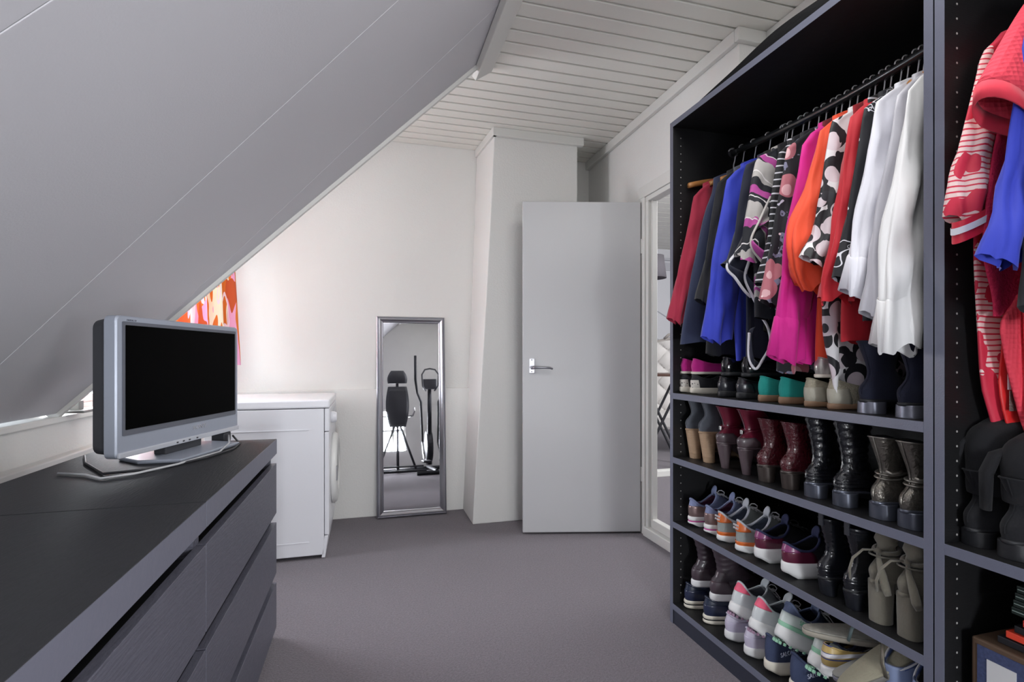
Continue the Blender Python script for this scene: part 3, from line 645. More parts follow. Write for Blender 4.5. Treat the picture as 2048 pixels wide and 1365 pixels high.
def Y_(px, X=1.235): return Yof(px, X)
SLV = lambda b, x1=1.20, w=.048: [(1.782, 1.325, .03), (1.735, 1.289, w), (1.6, 1.262, w), (1.4, lerp(1.262, x1, .55), w * .95), (b, x1, w * .95)]
G = [
 # px of the mid band, name, label, cat, material, front profile, hem, options
 (1381, 'cardigan', 'crimson red cardigan hanging first, against the far wardrobe side', 'cardigan', crimson, [(1.8, 1.29), (1.5, 1.27), (1.2, 1.25)], 1.24, dict(sleeve=SLV(1.22, 1.172, .04), amp=.005)),
 (1402, 'dress', 'plain navy blue dress beside the crimson cardigan', 'dress', navy, [(1.8, 1.285), (1.6, 1.24), (1.4, 1.195), (1.1, 1.145)], 1.135, dict(amp=.004, ty=.02, kx=20, collar=navy)),
 (1428, 'jacket', 'black jacket between the navy dress and the royal blue blouse', 'jacket', blk, [(1.8, 1.285), (1.5, 1.25), (1.1, 1.20)], 1.09, dict(sleeve=SLV(1.28, 1.20, .04), amp=.006)),
 (1455, 'blouse', 'royal blue loose blouse with long sleeve', 'blouse', royal, [(1.8, 1.29), (1.5, 1.26), (1.3, 1.25), (1.05, 1.26)], 1.075, dict(sleeve=SLV(1.14, 1.185, .056), amp=.013, kx=44)),
 (1487, 'blouse', 'dark navy blouse with white-edged ruffles beside the royal blue one', 'blouse', dnavy, [(1.8, 1.29), (1.5, 1.25), (1.1, 1.24)], 1.075, dict(sleeve=SLV(1.38, 1.20, .05), amp=.01)),
 (1515, 'blouse', 'beige, black and magenta geometric print blouse', 'blouse', geo, [(1.8, 1.29), (1.5, 1.22), (1.2, 1.22)], 1.21, dict(sleeve=SLV(1.40, 1.175, .062), amp=.014, kx=30, ph=1)),
 (1546, 'top', 'black top with fine white stripes next to the floral blouse', 'top', strp, [(1.8, 1.29), (1.5, 1.25), (1.1, 1.24)], 1.14, dict(sleeve=SLV(1.3, 1.215, .035), amp=.006)),
 (1571, 'blouse', 'black floral blouse printed with pink roses', 'blouse', flor, [(1.8, 1.285), (1.5, 1.24), (1.1, 1.205)], 1.035, dict(sleeve=SLV(1.24, 1.19, .05), amp=.009)),
 (1606, 'blouse', 'bright magenta long-sleeved blouse', 'blouse', magenta, [(1.8, 1.285), (1.5, 1.25), (1.1, 1.20)], 1.065, dict(sleeve=SLV(1.075, 1.175, .055), amp=.007, cuff=magenta)),
 (1634, 'blouse', 'orange blouse with gathered sleeve beside the magenta one', 'blouse', orange, [(1.8, 1.29), (1.5, 1.26), (1.1, 1.24)], 1.065, dict(sleeve=[(1.782, 1.32, .03), (1.735, 1.287, .045), (1.6, 1.255, .05), (1.42, 1.19, .06), (1.33, 1.185, .05), (1.275, 1.20, .03)], amp=.007, ph=2)),
 (1664, 'dress', 'long white dress with black and grey dots and leaf shapes', 'dress', spots, [(1.8, 1.285), (1.5, 1.23), (1.2, 1.20), (.95, 1.235)], .955, dict(sleeve=SLV(1.34, 1.185, .058), amp=.010, ph=.6)),
 (1696, 'blouse', 'red blouse partly hidden by the dotted dress', 'blouse', red, [(1.8, 1.29), (1.5, 1.25), (1.2, 1.225)], 1.12, dict(sleeve=SLV(1.23, 1.18, .048), amp=.008, ph=3)),
 (1724, 'blouse', 'black blouse with thin white line drawing beside the white blouse', 'blouse', line_m, [(1.8, 1.29), (1.5, 1.245), (1.2, 1.23)], 1.18, dict(sleeve=SLV(1.27, 1.19, .05), amp=.009)),
 (1755, 'blouse', 'white chiffon blouse with wide sleeve, first of the white ones', 'blouse', ivory, [(1.8, 1.285), (1.5, 1.24), (1.2, 1.22)], 1.20, dict(sleeve=SLV(1.235, 1.175, .060), amp=.010, ph=1.2, cuff=ivory)),
 (1790, 'blouse', 'pearl grey silk blouse with beaded front between two white blouses', 'blouse', pearl, [(1.8, 1.285), (1.5, 1.24), (1.2, 1.21)], 1.13, dict(sleeve=SLV(1.175, 1.175, .05), amp=.008, ph=.3)),
 (1822, 'blouse', 'white satin blouse hanging against the near wardrobe side', 'blouse', satin, [(1.8, 1.285), (1.5, 1.24), (1.2, 1.20)], 1.12, dict(sleeve=SLV(1.10, 1.17, .062), amp=.008, ph=2.1, cuff=satin)),
]
gy = {}
def short(lab):
    for w_ in (' with', ' beside', ' between', ' hanging', ' next', ' printed', ' partly', ' squeezed'): lab = lab.split(w_)[0]
    return lab.split(',')[0] if lab.count(',') == 1 else lab
for (px, nm, lab, cat, m, fr, hem, kw) in G:
    Y = Y_(px); gy[lab] = Y
    cloth(nm, lab, cat, Y, m, fr, hem, **kw)
    hanger(Y, 'hanger holding the ' + short(lab), dark=(px in (1428, 1455, 1487, 1546)), tilt=random.uniform(-3, 3))
roots = {o['label']: o for o in C.objects if 'label' in o and o.get('group', '').startswith('clothes')}
# white-edged ruffle ribbons on the navy blouse
nb = roots['dark navy blouse with white-edged ruffles beside the royal blue one']
def ribbon(par, pts, wd, m, edge, r=.004):
    P = [Vector(p) for p in pts]
    def fn(u, v):
        k = u * (len(P) - 1); i = min(int(k), len(P) - 2); t_ = k - i
        T = [(j, p) for j, p in enumerate(P)]; q = tab(T, k)
        return q + Vector((wd * v * (.5 + .5 * sin(k * 2.2)), -.018 * sin(v * pi) * cos(k * 2.5), .02 * v))
    rf = MB().grid(fn, 40, 5).build('ruffle', m, par, smooth=True, solid=.0015)
    MB().tube([fn(i / 60, 0) for i in range(61)], r, 6).build('white_edging', edge, rf, smooth=True)
ribbon(nb, [(-.26, -.025, -.44), (-.29, -.035, -.50), (-.335, -.03, -.56), (-.31, -.04, -.60), (-.28, -.045, -.64), (-.25, -.04, -.66)], .06, dnavy, piping, .005)
ribbon(nb, [(-.23, -.035, -.46), (-.26, -.045, -.54), (-.28, -.05, -.60), (-.25, -.05, -.66), (-.22, -.045, -.70)], .05, dnavy, piping, .005)
ribbon(nb, [(-.24, -.05, -.70), (-.20, -.06, -.76), (-.19, -.06, -.82), (-.22, -.06, -.87), (-.245, -.055, -.90), (-.265, -.05, -.86), (-.26, -.045, -.78)], .03, dnavy, piping, .0045)
ge = roots['beige, black and magenta geometric print blouse']
ribbon(ge, [(-.22, -.03, -.34), (-.27, -.04, -.42), (-.31, -.045, -.50), (-.27, -.05, -.56), (-.23, -.05, -.60)], .07, geo, fab('stone_edge', 'c2beba', .7), .004)
# beads on the pearl blouse
pb = roots['pearl grey silk blouse with beaded front between two white blouses']
bd = MB()
for k in range(60):
    v = random.random(); a = random.uniform(-1, 1); bd.lathe([(.0, -.004), (.004, 0), (0, .004)], (-.232 + .035 * a * (.4 + v), -.030 - .004 * random.random(), -.27 - .14 * v), 6)
be = bd.build('beading', mat('silver_beads', 'e4e2e0', .2, .5), pb, smooth=True); be['kind'] = 'stuff'
# shorter dark garments hanging farther in, behind the others
extra = [(1470, 'dark grey shirt with only its grey shoulder edge showing beside the blue blouse', fab('grey_shirt', '5a5c66'), 1.3), (1531, 'olive black top squeezed between the geometric and the striped blouse', olive, 1.17), (1559, 'plain black vest tucked behind the floral blouse', blk, 1.08),
         (1588, 'black and grey leaf print top behind the magenta blouse', flor, 1.12), (1649, 'dark red blouse between the orange blouse and the dotted dress', fab('dark_red', '6e1524'), 1.2), (1710, 'deep red shirt next to the line drawing blouse', fab('deep_red', '9c1626'), 1.18), (1740, 'black shirt with fine stripes under the white blouse', strp, 1.16)]
for px, lab, m, hem in extra:
    cloth('shirt', lab, 'shirt', Y_(px, 1.30), m, [(1.8, 1.30), (1.5, 1.30), (1.1, 1.29)], hem, ty=.008, amp=.005)
seen_ = set()
for k, (px, dk) in enumerate([(1442, 0), (1470, 1), (1500, 1), (1531, 0), (1559, 0), (1588, 0), (1620, 0), (1649, 0), (1680, 0), (1710, 0), (1740, 0), (1773, 0), (1806, 0), (1838, 0)]):
    Yh = Y_(px, 1.24 if k else 1.2); near = min(gy.items(), key=lambda q: abs(q[1] - Yh + .02))[0]
    lab_ = ('black' if dk else 'wooden') + ' hanger with wire hook squeezed in just left of the ' + short(near)
    if lab_ in seen_: lab_ = lab_.replace('left of', 'right of')
    seen_.add(lab_)
    hanger(Yh, lab_, dark=bool(dk), tilt=random.uniform(-4, 4))

h_ = hanger(1.833, 'bare wooden hanger whose end sticks out left of the crimson cardigan'); h_.scale = (1.36, 1, 1)
# clothes in the wardrobe at the right edge
leafp = pattern('red_white_leaf_print', 'd62a48', [('noise', 6.5, .46, .60, 'f0d2ce'), ('noise', 10, .62, .70, 'f2e0dc'), ('band', 26, .80, 1.1, 'd62a48')], .6)
coral = mat('coral_waffle_knit', 'f0485c', .85, bump=0); 
nt = coral.node_tree; v_ = nt.nodes.new('ShaderNodeTexVoronoi'); v_.inputs['Scale'].default_value = 100; v_.inputs['Randomness'].default_value = .15
b_ = nt.nodes.new('ShaderNodeBump'); b_.inputs['Strength'].default_value = .9; b_.inputs['Distance'].default_value = .004; tc_ = nt.nodes.new('ShaderNodeTexCoord')
nt.links.new(tc_.outputs['Object'], v_.inputs['Vector']); nt.links.new(v_.outputs['Distance'], b_.inputs['Height']); nt.links.new(b_.outputs[0], nt.nodes['Principled BSDF'].inputs['Normal'])
grp = 'clothes hanging in the wardrobe at the right edge'
def cB(name, lab, cat, Y, m, fr, hem, **kw): return cloth(name, lab, cat, Y, m, fr, hem, group=grp, **kw)
lj = cB('jacket', 'red and white leaf print jacket with a red striped cuff, first at the right edge', 'jacket', .786, leafp, [(1.8, 1.29), (1.5, 1.25), (1.3, 1.235), (1.03, 1.26), (.9, 1.31), (.78, 1.385)], .79, neck=1.80, ty=.010, amp=.003, sleeve=[(1.78, 1.32, .03), (1.72, 1.29, .04), (1.55, 1.245, .048), (1.42, 1.215, .05), (1.36, 1.215, .05)], back_sleeve=False)
rb = fab('red_satin', 'd8203c', .4)
for z, h, m in ((1.385, .045, rb), (1.372, .014, ivory)):
    rr = [[Vector((1.215 - RX + (.054 + (m is ivory) * .002) * cos(a), -.014 + (.023 + (m is ivory) * .002) * sin(a), zz - RZ + .5 * .054 * cos(a))) for a in [2 * pi * j / 20 for j in range(20)]] for zz in (z, z - h)]
    MB().loft(rr, True, (False, False)).build('cuff_band', m, lj, smooth=True)
ck = cB('top', 'coral waffle knit top with short open sleeve at the right edge', 'top', .728, coral, [(1.8, 1.30), (1.5, 1.32), (1.2, 1.29), (1.0, 1.30)], .95, ty=.012, amp=.004, back_sleeve=False)
rr = []
for k in range(12):
    s_ = k / 11; z = lerp(1.825, 1.585, s_); cx = lerp(1.33, 1.205, s_ ** .8); hw = lerp(.028, .058, s_); th = lerp(.012, .036, s_)
    rr.append([Vector((cx - RX + hw * cos(a), -.012 + th * sin(a) * (1 - .5 * s_ * max(0, cos(a))), z - RZ - .55 * hw * cos(a) * s_)) for a in [2 * pi * j / 24 for j in range(24)]])
MB().loft(rr, True, (True, False)).build('sleeve', coral, ck, smooth=True, solid=.003)
sl_ = [rr[-1], [p + Vector(((p.x - (1.205 - RX)) * .05, p.y * .06, -.034)) for p in rr[-1]]]
MB().loft(sl_, True, (False, False)).build('cuff', fab('coral_band', 'e83a50'), ck, smooth=True, solid=.003)
crw = mat('crimson_waffle_knit', 'c01848', .8, bump=.8, bscale=150)
cB('cardigan', 'crimson waffle knit cardigan behind the royal blue sleeve at the right edge', 'cardigan', .752, crw, [(1.8, 1.31), (1.6, 1.27), (1.5, 1.235), (1.31, 1.205), (1.2, 1.232)], 1.17, neck=1.80, ty=.008, amp=.004)
cB('skirt', 'coral waffle knit skirt hanging below the crimson cardigan', 'skirt', .745, coral, [(1.25, 1.232), (1.2, 1.232), (1.03, 1.28), (.88, 1.33)], .80, neck=1.26, ty=.010, amp=.004)
rt = cB('top', 'plain red top with white band and silver sequins low at the right edge', 'top', .768, fab('bright_red_satin', 'dc1f22', .4), [(1.3, 1.30), (1.1, 1.29), (1.0, 1.285), (.85, 1.345), (.78, 1.40)], .79, neck=1.5, ty=.006, amp=.002)
cB('blouse', 'royal blue blouse with short ruffled sleeve at the right edge', 'blouse', .700, royal, [(1.8, 1.28), (1.5, 1.27), (1.3, 1.26)], 1.2, neck=1.84, ty=.01, amp=.006, sleeve=[(1.80, 1.30, .03), (1.7, 1.26, .035), (1.45, 1.215, .036), (1.36, 1.19, .04), (1.26, 1.165, .05)], back_sleeve=False)
cB('jacket', 'black jacket beside the blue blouse, cut by the right photo edge', 'jacket', .662, blk, [(1.8, 1.28), (1.5, 1.26), (1.2, 1.23)], 1.14, neck=1.84, ty=.01, amp=.004, sleeve=[(1.80, 1.30, .03), (1.7, 1.27, .04), (1.4, 1.225, .04), (1.16, 1.20, .04)], back_sleeve=False)
sq = MB().box((-.19, -.0085, -.93), (-.135, -.0072, -.875)).build('white_band', ivory, rt)
sq.location = (0, -.003, 0); sq.rotation_euler = (0, 0, 0)
sq = MB().box((-.185, -.0085, -.975), (-.13, -.0072, -.932)).build('sequin_band', mat('silver_sequins', 'b0aca8', .3, .9, bump=1, bscale=300), rt); sq.location = (0, -.003, 0)

# ================================================================ SHOES
rub_w = mat('rubber_white', 'dcdcdc', .6); rub_c = mat('rubber_cream', 'd6d0c2', .6, var=.08, vscale=30); rub_b = mat('rubber_black', '1b1c20', .55); lace_w = mat('lace_white', 'd8d8dc', .8)
lining = mat('shoe_lining_dark', '1c1d26', .9); lace_k = mat('lace_black', '16161a', .8); lin_w = mat('shoe_lining_pale', 'b8bac8', .9)
class Last:
    def __init__(s, L=.262, st=.028, hc=.055, shaft=None, H=0, wh=.031, wf=.046, open_=.47, dip=.016, tongue=.012, flare=0):
        s.L, s.H = L, H; z = st
        s.rows = [(0, z, z, z, .004, L - .003, wh, wf), (.3, z + .018, z + .018, z + .02, .0, L - .008, wh + .002, wf - .002),
                  (.6, z + hc * .62, z + hc * .64, z + hc * .62, .001, L * .80, wh, wf - .010), (1, z + hc, z + hc - dip, z + hc + tongue, .008, L * open_, wh - .006, wh - .003)]
        if shaft:
            a, b_, c_ = s.rows[:3], [], []
            z2 = z + hc; s.rows = [(0,) + s.rows[0][1:], (.16,) + s.rows[1][1:], (.32, z + hc * .6, z + hc * .62, z + hc * .6, .004, L * .74, wh - .001, wf - .012), (.45, z2, z2 + .004, z2 + .02, .024, L * .48, wh - .009, wh - .006),
                (.6, lerp(z2, shaft, .3), lerp(z2, shaft, .32), lerp(z2, shaft, .35), .026, L * .42, wh - .009, wh - .006), (1, shaft, shaft - .004, shaft, .006 - flare, L * .46 + flare * .5, wh + .001 + flare * .3, wh + .001 + flare * .3)]
        s.st = st; s.solerows = None
    def arch(s, p):
        if s.H: p = Vector((p.x, p.y, p.z + s.H * (1 - smooth((p.x / s.L - .26) / .45))))
        return p
    def pt(s, q, a, off=0):
        R = s.rows; vals = [tab([(r[0], r[k]) for r in R], q) for k in range(1, 8)]
        zb, zm, zf, xb, xf, wb, wf = vals; t = (1 + cos(a)) / 2; w = lerp(wb, wf, smooth(t * 1.25)); sa = sin(a)
        x = lerp(xb, xf, t); y = w * math.copysign(abs(sa) ** .82, sa)
        z = zb * (1 - t) * (1 - 2 * t) + 4 * zm * t * (1 - t) + zf * t * (2 * t - 1) if abs(zm - zb) + abs(zf - zb) > 0 else zb
        nx, ny = cos(a), sin(a); return s.arch(Vector((x + off * nx, y + off * ny, z)))
    def patch(s, name, m, par, q0, q1, a0, a1, off=0, nq=10, na=22, solid=0, wr=0, wk=60):
        full = abs(a1 - a0 - 2 * pi) < .01
        def fn(u, v):
            q = lerp(q0, q1, u); a = lerp(a0, a1, v); d = wr * sin(q * wk + 1.3 * sin(a * 2)) if wr else 0
            return s.pt(q, a, off + d)
        return MB().grid(fn, nq, na).build(name, m, par, smooth=True, solid=solid)
    def sole(s, name, m, par, z0, z1, out=.003, toe=0, heelkick=0, bevel=.002, zs=True):
        n = 36; rings = []
        for zt, g in ((z0, -.003), (lerp(z0, z1, .25), 0), (lerp(z0, z1, .8), 0), (z1, -.0015)):
            ring = []
            for j in range(n):
                a = 2 * pi * j / n; t = (1 + cos(a)) / 2; w = lerp(s.rows[0][6], s.rows[0][7], smooth(t * 1.25)) + out + g; sa = sin(a)
                x = lerp(-out - g, s.L + out + g, t); f_ = 1 - (zt - z0) / max(1e-6, z1 - z0)
                zz = zt + toe * smooth((t - .75) / .25) * f_ + heelkick * smooth((.13 - t) / .13) * f_
                p = Vector((x, w * math.copysign(abs(sa) ** .82, sa), zz)); ring.append(s.arch(p))
            rings.append(ring)
        return MB().loft(rings).build(name, m, par, smooth=True)
def heel_block(par, m, H, w0, w1, d0, d1, st=0, name='heel', back=.004, slant=.01):
    rings = []
    w1 = min(w1 - .003, .029); w0 = min(w0, w1 + .001)
    for v in (0, .0, .02, .05, .2, .4, .6, .8, .95, 1):
        z = lerp(0, H + .002, v); w = lerp(w0, w1, v ** 1.3); d = lerp(d0, d1, v ** 1.3); xb = lerp(back + slant, back + .002, v)
        rings.append([Vector((xb + (d) * (.5 + .5 * cos(a)) if cos(a) < .6 else xb + d * .86, w * math.copysign(abs(sin(a)) ** .7, sin(a)), z)) for a in [2 * pi * j / 24 for j in range(24)]])
    return MB().loft(rings).build(name, m, par, smooth=True)
def lacing(s, par, m, q0=.62, q1=.98, n=5, loop=True):
    b = MB(); pts = []
    for k in range(n * 2 + 1):
        q = lerp(q0, q1, k / (n * 2)); a = .38 * (1 if k % 2 else -1) * (1 - .1 * k / n); p = s.pt(q, a, .004); pts.append(p + Vector((0, 0, .004)))
    b.tube(pts, .0022, 6)
    pts = [p * 1 for p in []]
    for k in range(n):
        q = lerp(q0, q1, k / n); b.tube([s.pt(q, -.4, .004) + Vector((0, 0, .003)), s.pt(q, 0, .006) + Vector((0, 0, .006)), s.pt(q, .4, .004) + Vector((0, 0, .003))], .0022, 6)
    if loop:
        c = s.pt(q1, 0, .006)
        for sg in (-1, 1):
            b.tube([c, c + Vector((.0, sg * .012, .014)), c + Vector((.005, sg * .022, .016)), c + Vector((.012, sg * .028, .010)), c + Vector((.015, sg * .024, .001)), c + Vector((.008, sg * .012, .001))], .002, 6)
            b.tube([c, c + Vector((.015, sg * .025, -.004)), c + Vector((.03, sg * .036, -.018))], .002, 6)
    return b.build('laces', m, par, smooth=True)
def tongue(s, par, m, h=.03, w=.5):
    def fn(u, v):
        a = lerp(-w, w, v)
        if u < .6: return s.pt(lerp(.72, 1, u / .6), a * (1 - .2 * u), -.003)
        p = s.pt(1, a * .85, -.003); k = (u - .6) / .4; return p + Vector((-.004 * k + .010 * k * k, 0, h * k * (1 - .25 * (v * 2 - 1) ** 2)))
    return MB().grid(fn, 12, 8).build('tongue', m, par, smooth=True, solid=.003)
def rim(s, par, m, r=.003, q=1, off=0, name='collar', up=0):
    return MB().tube([s.pt(q, 2 * pi * k / 36, off) + Vector((0, 0, up)) for k in range(36)], r, 6, closed=True).build(name, m, par, smooth=True)

def leather(name, col, rough=.35, bump=.12, **k): return mat(name, col, rough, bump=bump, bscale=k.pop('bscale', 60), coat=.25, var=.08, **k)
def suede(name, col): return mat(name, col, .95, bump=.2, bscale=220, sheen=.06 if col < '25' else .3, var=.12, vscale=25)
def knit(name, col): return mat(name, col, .85, bump=.3, bscale=260, var=.06, vscale=40)

def sneaker(name, label, cat, up, sole_c, tab_c=None, stripe=None, mid=None, midw=1.25, lace=lace_w, lin=lining, st=.03, hc=.06, kick=.008, tone=None, L=.262, wh=.032, dip=.018, backlow=0, coll=None, piping_c=None, out=.004, word=None, wordm=None, lugs=None, cuffp=None):
    s = Last(L=L, st=st, hc=hc, wh=wh, dip=dip); t = thing(name, label, cat)
    if backlow: q_ = list(s.rows[3]); q_[1] -= backlow; q_[2] += .018; s.rows[3] = tuple(q_)
    if stripe: 
        s.sole('sole', sole_c, t, 0, st * .55, out, .012, kick); s.sole('sole_stripe', stripe, t, st * .5, st * .68, out - .001, 0, 0); s.sole('midsole', sole_c, t, st * .66, st + .004, out, 0)
    else:
        s.sole('sole', sole_c, t, 0, st + .005, out, .014, kick)
    s.patch('upper', up, t, 0, 1, 0, 2 * pi, 0, 14, 36)
    s.patch('lining', lin, t, 1, .45, 0, 2 * pi, -.005, 6, 30)
    if tab_c: s.patch('heel_tab', tab_c, t, .58, 1.03, pi - .85, pi + .85, .0022, 8, 14, solid=.001)
    if mid: s.patch('heel_counter', mid, t, .0, .62, pi - midw, pi + midw, .0016, 8, 18, solid=.001)
    if tone: s.patch('toe_cap', tone, t, .0, .34, -1.1, 1.1, .0014, 6, 14, solid=.001)
    if cuffp: s.patch('heel_cuff', cuffp, t, .0, .30, pi - 1.9, pi + 1.9, .003, 5, 22, solid=.001)
    rim(s, t, coll or up, .0042); tongue(s, t, coll or up); lacing(s, t, lace)
    if piping_c: rim(s, t, piping_c, .0024, 1, .003, 'edge_piping', .003)
    if lugs:
        b = MB()
        for k in range(22):
            a = pi - 2.2 + 4.4 * k / 21; x = .0 + s.L / 2 * (1 + cos(a)); w = lerp(s.rows[0][6], s.rows[0][7], smooth((1 + cos(a)) / 2 * 1.25)) + .001
            b.box((x - .003, w * sin(a) - .003, -.004), (x + .003, w * sin(a) + .003, .004))
        o = b.build('tread_lugs', lugs, t); o['kind'] = 'stuff'
    if word:
        M_ = Matrix.Translation((.055, -(wh + .0075), st + hc * .42)) @ Matrix.Rotation(radians(5), 4, 'Z') @ Matrix.Rotation(pi / 2 + radians(-8), 4, 'X')
        text(word[0], word[1], wordm, t, M_, .0006)
    return t
def boot(name, label, cat, m, shaft, sole_m, H=.03, heel=None, hw=(.022, .028), hd=(.045, .055), st=.008, hc=.06, wr=0, wk=60, counter=None, flare=0, seam=None, L=.25, wh=.030, rim_m=None, strap=None, solew=True, slant=.008, lin=lining):
    s = Last(L=L, st=st, hc=hc, shaft=shaft - H, H=H, wh=wh, wf=.043, flare=flare); t = thing(name, label, cat)
    s.sole('sole', sole_m, t, 0, st + .001, .0004)
    if H: heel_block(t, heel or sole_m, H, hw[0], hw[1], hd[0], hd[1], slant=slant)
    s.patch('upper', m, t, 0, 1, 0, 2 * pi, 0, 34 if wr else 18, 40, wr=wr, wk=wk)
    s.patch('lining', lin, t, 1, .4, 0, 2 * pi, -.003, 8, 30)
    rim(s, t, rim_m or m, .0022)
    if counter: s.patch('heel_counter', counter, t, 0, .34, pi - 1.1, pi + 1.1, .0016, 8, 16, solid=.001)
    if seam:
        b = MB(); b.tube([s.pt(.12 + .86 * k / 20, pi, .0012 + wr) for k in range(21)], .0013, 6); b.build('back_seam', seam, t)
    if strap:
        for q in strap[1]: MB().tube([s.pt(q + .012 * sin(2 * pi * k / 30), 2 * pi * k / 30, .0035) for k in range(30)], .006, 6, flat=.5, closed=True).build('strap', strap[0], t, smooth=True)
    return t, s
def flat(name, label, cat, m, sole_m, st=.018, hc=.06, toe=None, piping_c=None, L=.25, lin=lining, open_=.62, dip=.02, counter=None):
    s = Last(L=L, st=st, hc=hc, open_=open_, dip=dip, tongue=-.022); t = thing(name, label, cat)
    s.sole('sole', sole_m, t, 0, st + .002, .0015, .01)
    s.patch('upper', m, t, 0, 1, 0, 2 * pi, 0, 12, 36); s.patch('lining', lin, t, 1, .3, 0, 2 * pi, -.003, 6, 30); rim(s, t, m, .0022)
    if counter: s.patch('heel_counter', counter, t, 0, .6, pi - .9, pi + .9, .0014, 8, 16, solid=.001)
    return t, s

Z1, Z2, Z3, Z4 = .937, .677, .415, .082
def put(o, px, z, X=1.222, rz=0, pitch=0, roll=0, dz=.0005):
    o.location = (X, Yof(px, X), z + dz); o.rotation_euler = (radians(roll), radians(pitch), radians(rz)); return o
def pair(o, spots, group, labels):
    """spots: list of (px, z, X, rz, pitch); the first moves the shoe itself, the rest are copies with their own label"""
    put(o, *spots[0]); o['group'] = group; o['label'] = labels[0]
    for sp, lb in zip(spots[1:], labels[1:]):
        r = dup(o, (0, 0, 0), None, lb, group); put(r, *sp)
def LR(s): return [s + ', left one', s + ', right one']

# ---- shelf under the clothes
leop = pattern('snakeskin_canvas', 'c9c4bb', [('cell', 90, .0, .28, '3a3434')], .8)
o = sneaker('slip_on_shoe', '', 'shoe', blk, rub_c, mid=leop, midw=.6, st=.020, hc=.055, lace=lace_k, kick=.004)
pair(o, [(1362, Z1, 1.225, 3, 0), (1383, Z1, 1.225, -2, 0)], 'black slip-ons on the shelf under the clothes', LR('black slip-on shoe with speckled heel and beige sole under the magenta shoes'))
mgs = suede('magenta_suede', 'b81880')
o, _ = flat('loafer', '', 'shoe', mgs, rub_c, .008, .052, piping_c=None)
pair(o, [(1363, Z1 + .078, 1.226, 3, 0), (1384, Z1 + .078, 1.226, -2, 0)], 'magenta suede shoes on top of the black slip-ons', LR('magenta suede shoe stacked on a black slip-on'))
pat = leather('black_patent', '0d0d12', .12, .05); pat2 = leather('black_brogue_leather', '17181e', .28, .25)
o, s_ = flat('brogue', '', 'shoe', pat2, rub_b, .022, .052, counter=leather('black_heel_leather', '22232b', .3, .3))
pair(o, [(1438, Z1, 1.225, 2, 0), (1475, Z1, 1.225, -1, 0)], 'black brogues on the shelf under the clothes', LR('black leather brogue standing on the shelf below the patent shoes'))
o, s_ = flat('patent_shoe', '', 'shoe', pat, rub_b, .012, .055)
pair(o, [(1444, Z1 + .0775, 1.228, 2, 0), (1485, Z1 + .0775, 1.23, 0, 0)], 'black patent shoes stacked on the brogues', LR('shiny black patent shoe stacked on a black brogue'))
teal = suede('teal_suede', '1f8f86'); crk = mat('leather_sole_tan', '8d6f56', .55, bump=.2, bscale=20, stretch=(1, 1, 10), var=.2, vscale=40)
o, s_ = flat('ballerina', '', 'shoe', teal, crk, .020, .062, lin=teal)
pair(o, [(1519, Z1, 1.225, 0, 0), (1560, Z1, 1.225, -2, 0)], 'teal suede flats on the shelf under the clothes', LR('teal suede flat with stacked brown sole'))
woven = mat('beige_woven_leather', 'a09a86', .5, bump=1, bscale=230, var=.2, vscale=150)
o, s_ = flat('woven_flat', '', 'shoe', woven, crk, .015, .068, counter=mat('grey_beige_leather', 'a8a495', .5, bump=.3, bscale=150))
pair(o, [(1612, Z1, 1.225, 0, 0), (1659, Z1, 1.225, 0, 0)], 'beige woven flats on the shelf under the clothes', LR('beige woven flat with brown sole beside the teal shoes'))
o, s_ = flat('silver_flat', 'silver leather flat stacked on a beige woven flat', 'shoe', mat('silver_leather', 'b4b0aa', .3, .6), rub_c, .008, .05); put(o, 1632, Z1 + .0855, 1.235)
navs = suede('navy_black_suede', '12162b'); shm = mat('pewter_heel', '7c7e8a', .3, .6, var=.3, vscale=40)
o, _ = boot('ankle_boot', '', 'boot', navs, .185, rub_b, .028, heel=shm, hw=(.031, .033), hd=(.06, .062), hc=.055, flare=.006, seam=navs, slant=.002)
pair(o, [(1722, Z1, 1.218, 0, 0), (1799, Z1, 1.212, -3, 0)], 'navy suede ankle boots under the white blouses', LR('very dark navy suede ankle boot with metallic grey heel under the white blouses'))
tb = MB().box((0, 0, 0), (.05, .02, .015)); b2 = MB().tube([(0, 0, 0), (.01, .02, .02), (.03, .03, .015), (.05, .02, 0)], .004, 6)
# ---- second shelf
stk = mat('stacked_wood_heel', 'a88c70', .55, bump=.5, bscale=12, stretch=(1, 1, 30), var=.22, vscale=12)
gs = suede('grey_suede', '53575f')
o, _ = boot('ankle_boot', '', 'boot', gs, .245, stk, .112, heel=stk, hw=(.021, .029), hd=(.04, .062), hc=.055, seam=gs, slant=.022, wh=.027, flare=-.002)
pair(o, [(1372, Z2, 1.222, 3, 0), (1398, Z2, 1.222, 0, 0)], 'grey suede boots on the second shelf', LR('grey suede ankle boot with tall stacked wooden heel'))
bur = leather('burgundy_leather', '6b1a30', .28, .1); greyh = leather('taupe_heel_leather', '54474c', .4, .1); buc = chrome
o, s_ = boot('ankle_boot', '', 'boot', bur, .225, greyh, .088, heel=greyh, hw=(.015, .028), hd=(.022, .055), hc=.05, counter=greyh, seam=greyh, strap=(bur, (.50,)), slant=.02, wh=.027, flare=.004)
MB().box((.012, -.006, .140), (.020, .006, .154)).build('buckle', chrome, o, bevel=.001)
pair(o, [(1434, Z2, 1.222, 0, 0), (1476, Z2, 1.222, 0, 0)], 'burgundy boots on the second shelf', LR('smooth burgundy leather ankle boot with taupe high heel and strap'))
croc = mat('dark_red_croc', '4a121c', .2, bump=1, bscale=130, coat=.5, var=.35, vscale=90)
oxh = mat('brushed_brown_heel', '4a423f', .35, .4, var=.2, vscale=30)
o, _ = boot('ankle_boot', '', 'boot', croc, .205, oxh, .048, heel=oxh, hw=(.024, .030), hd=(.045, .058), hc=.055, wr=.0006, wk=90, slant=.008)
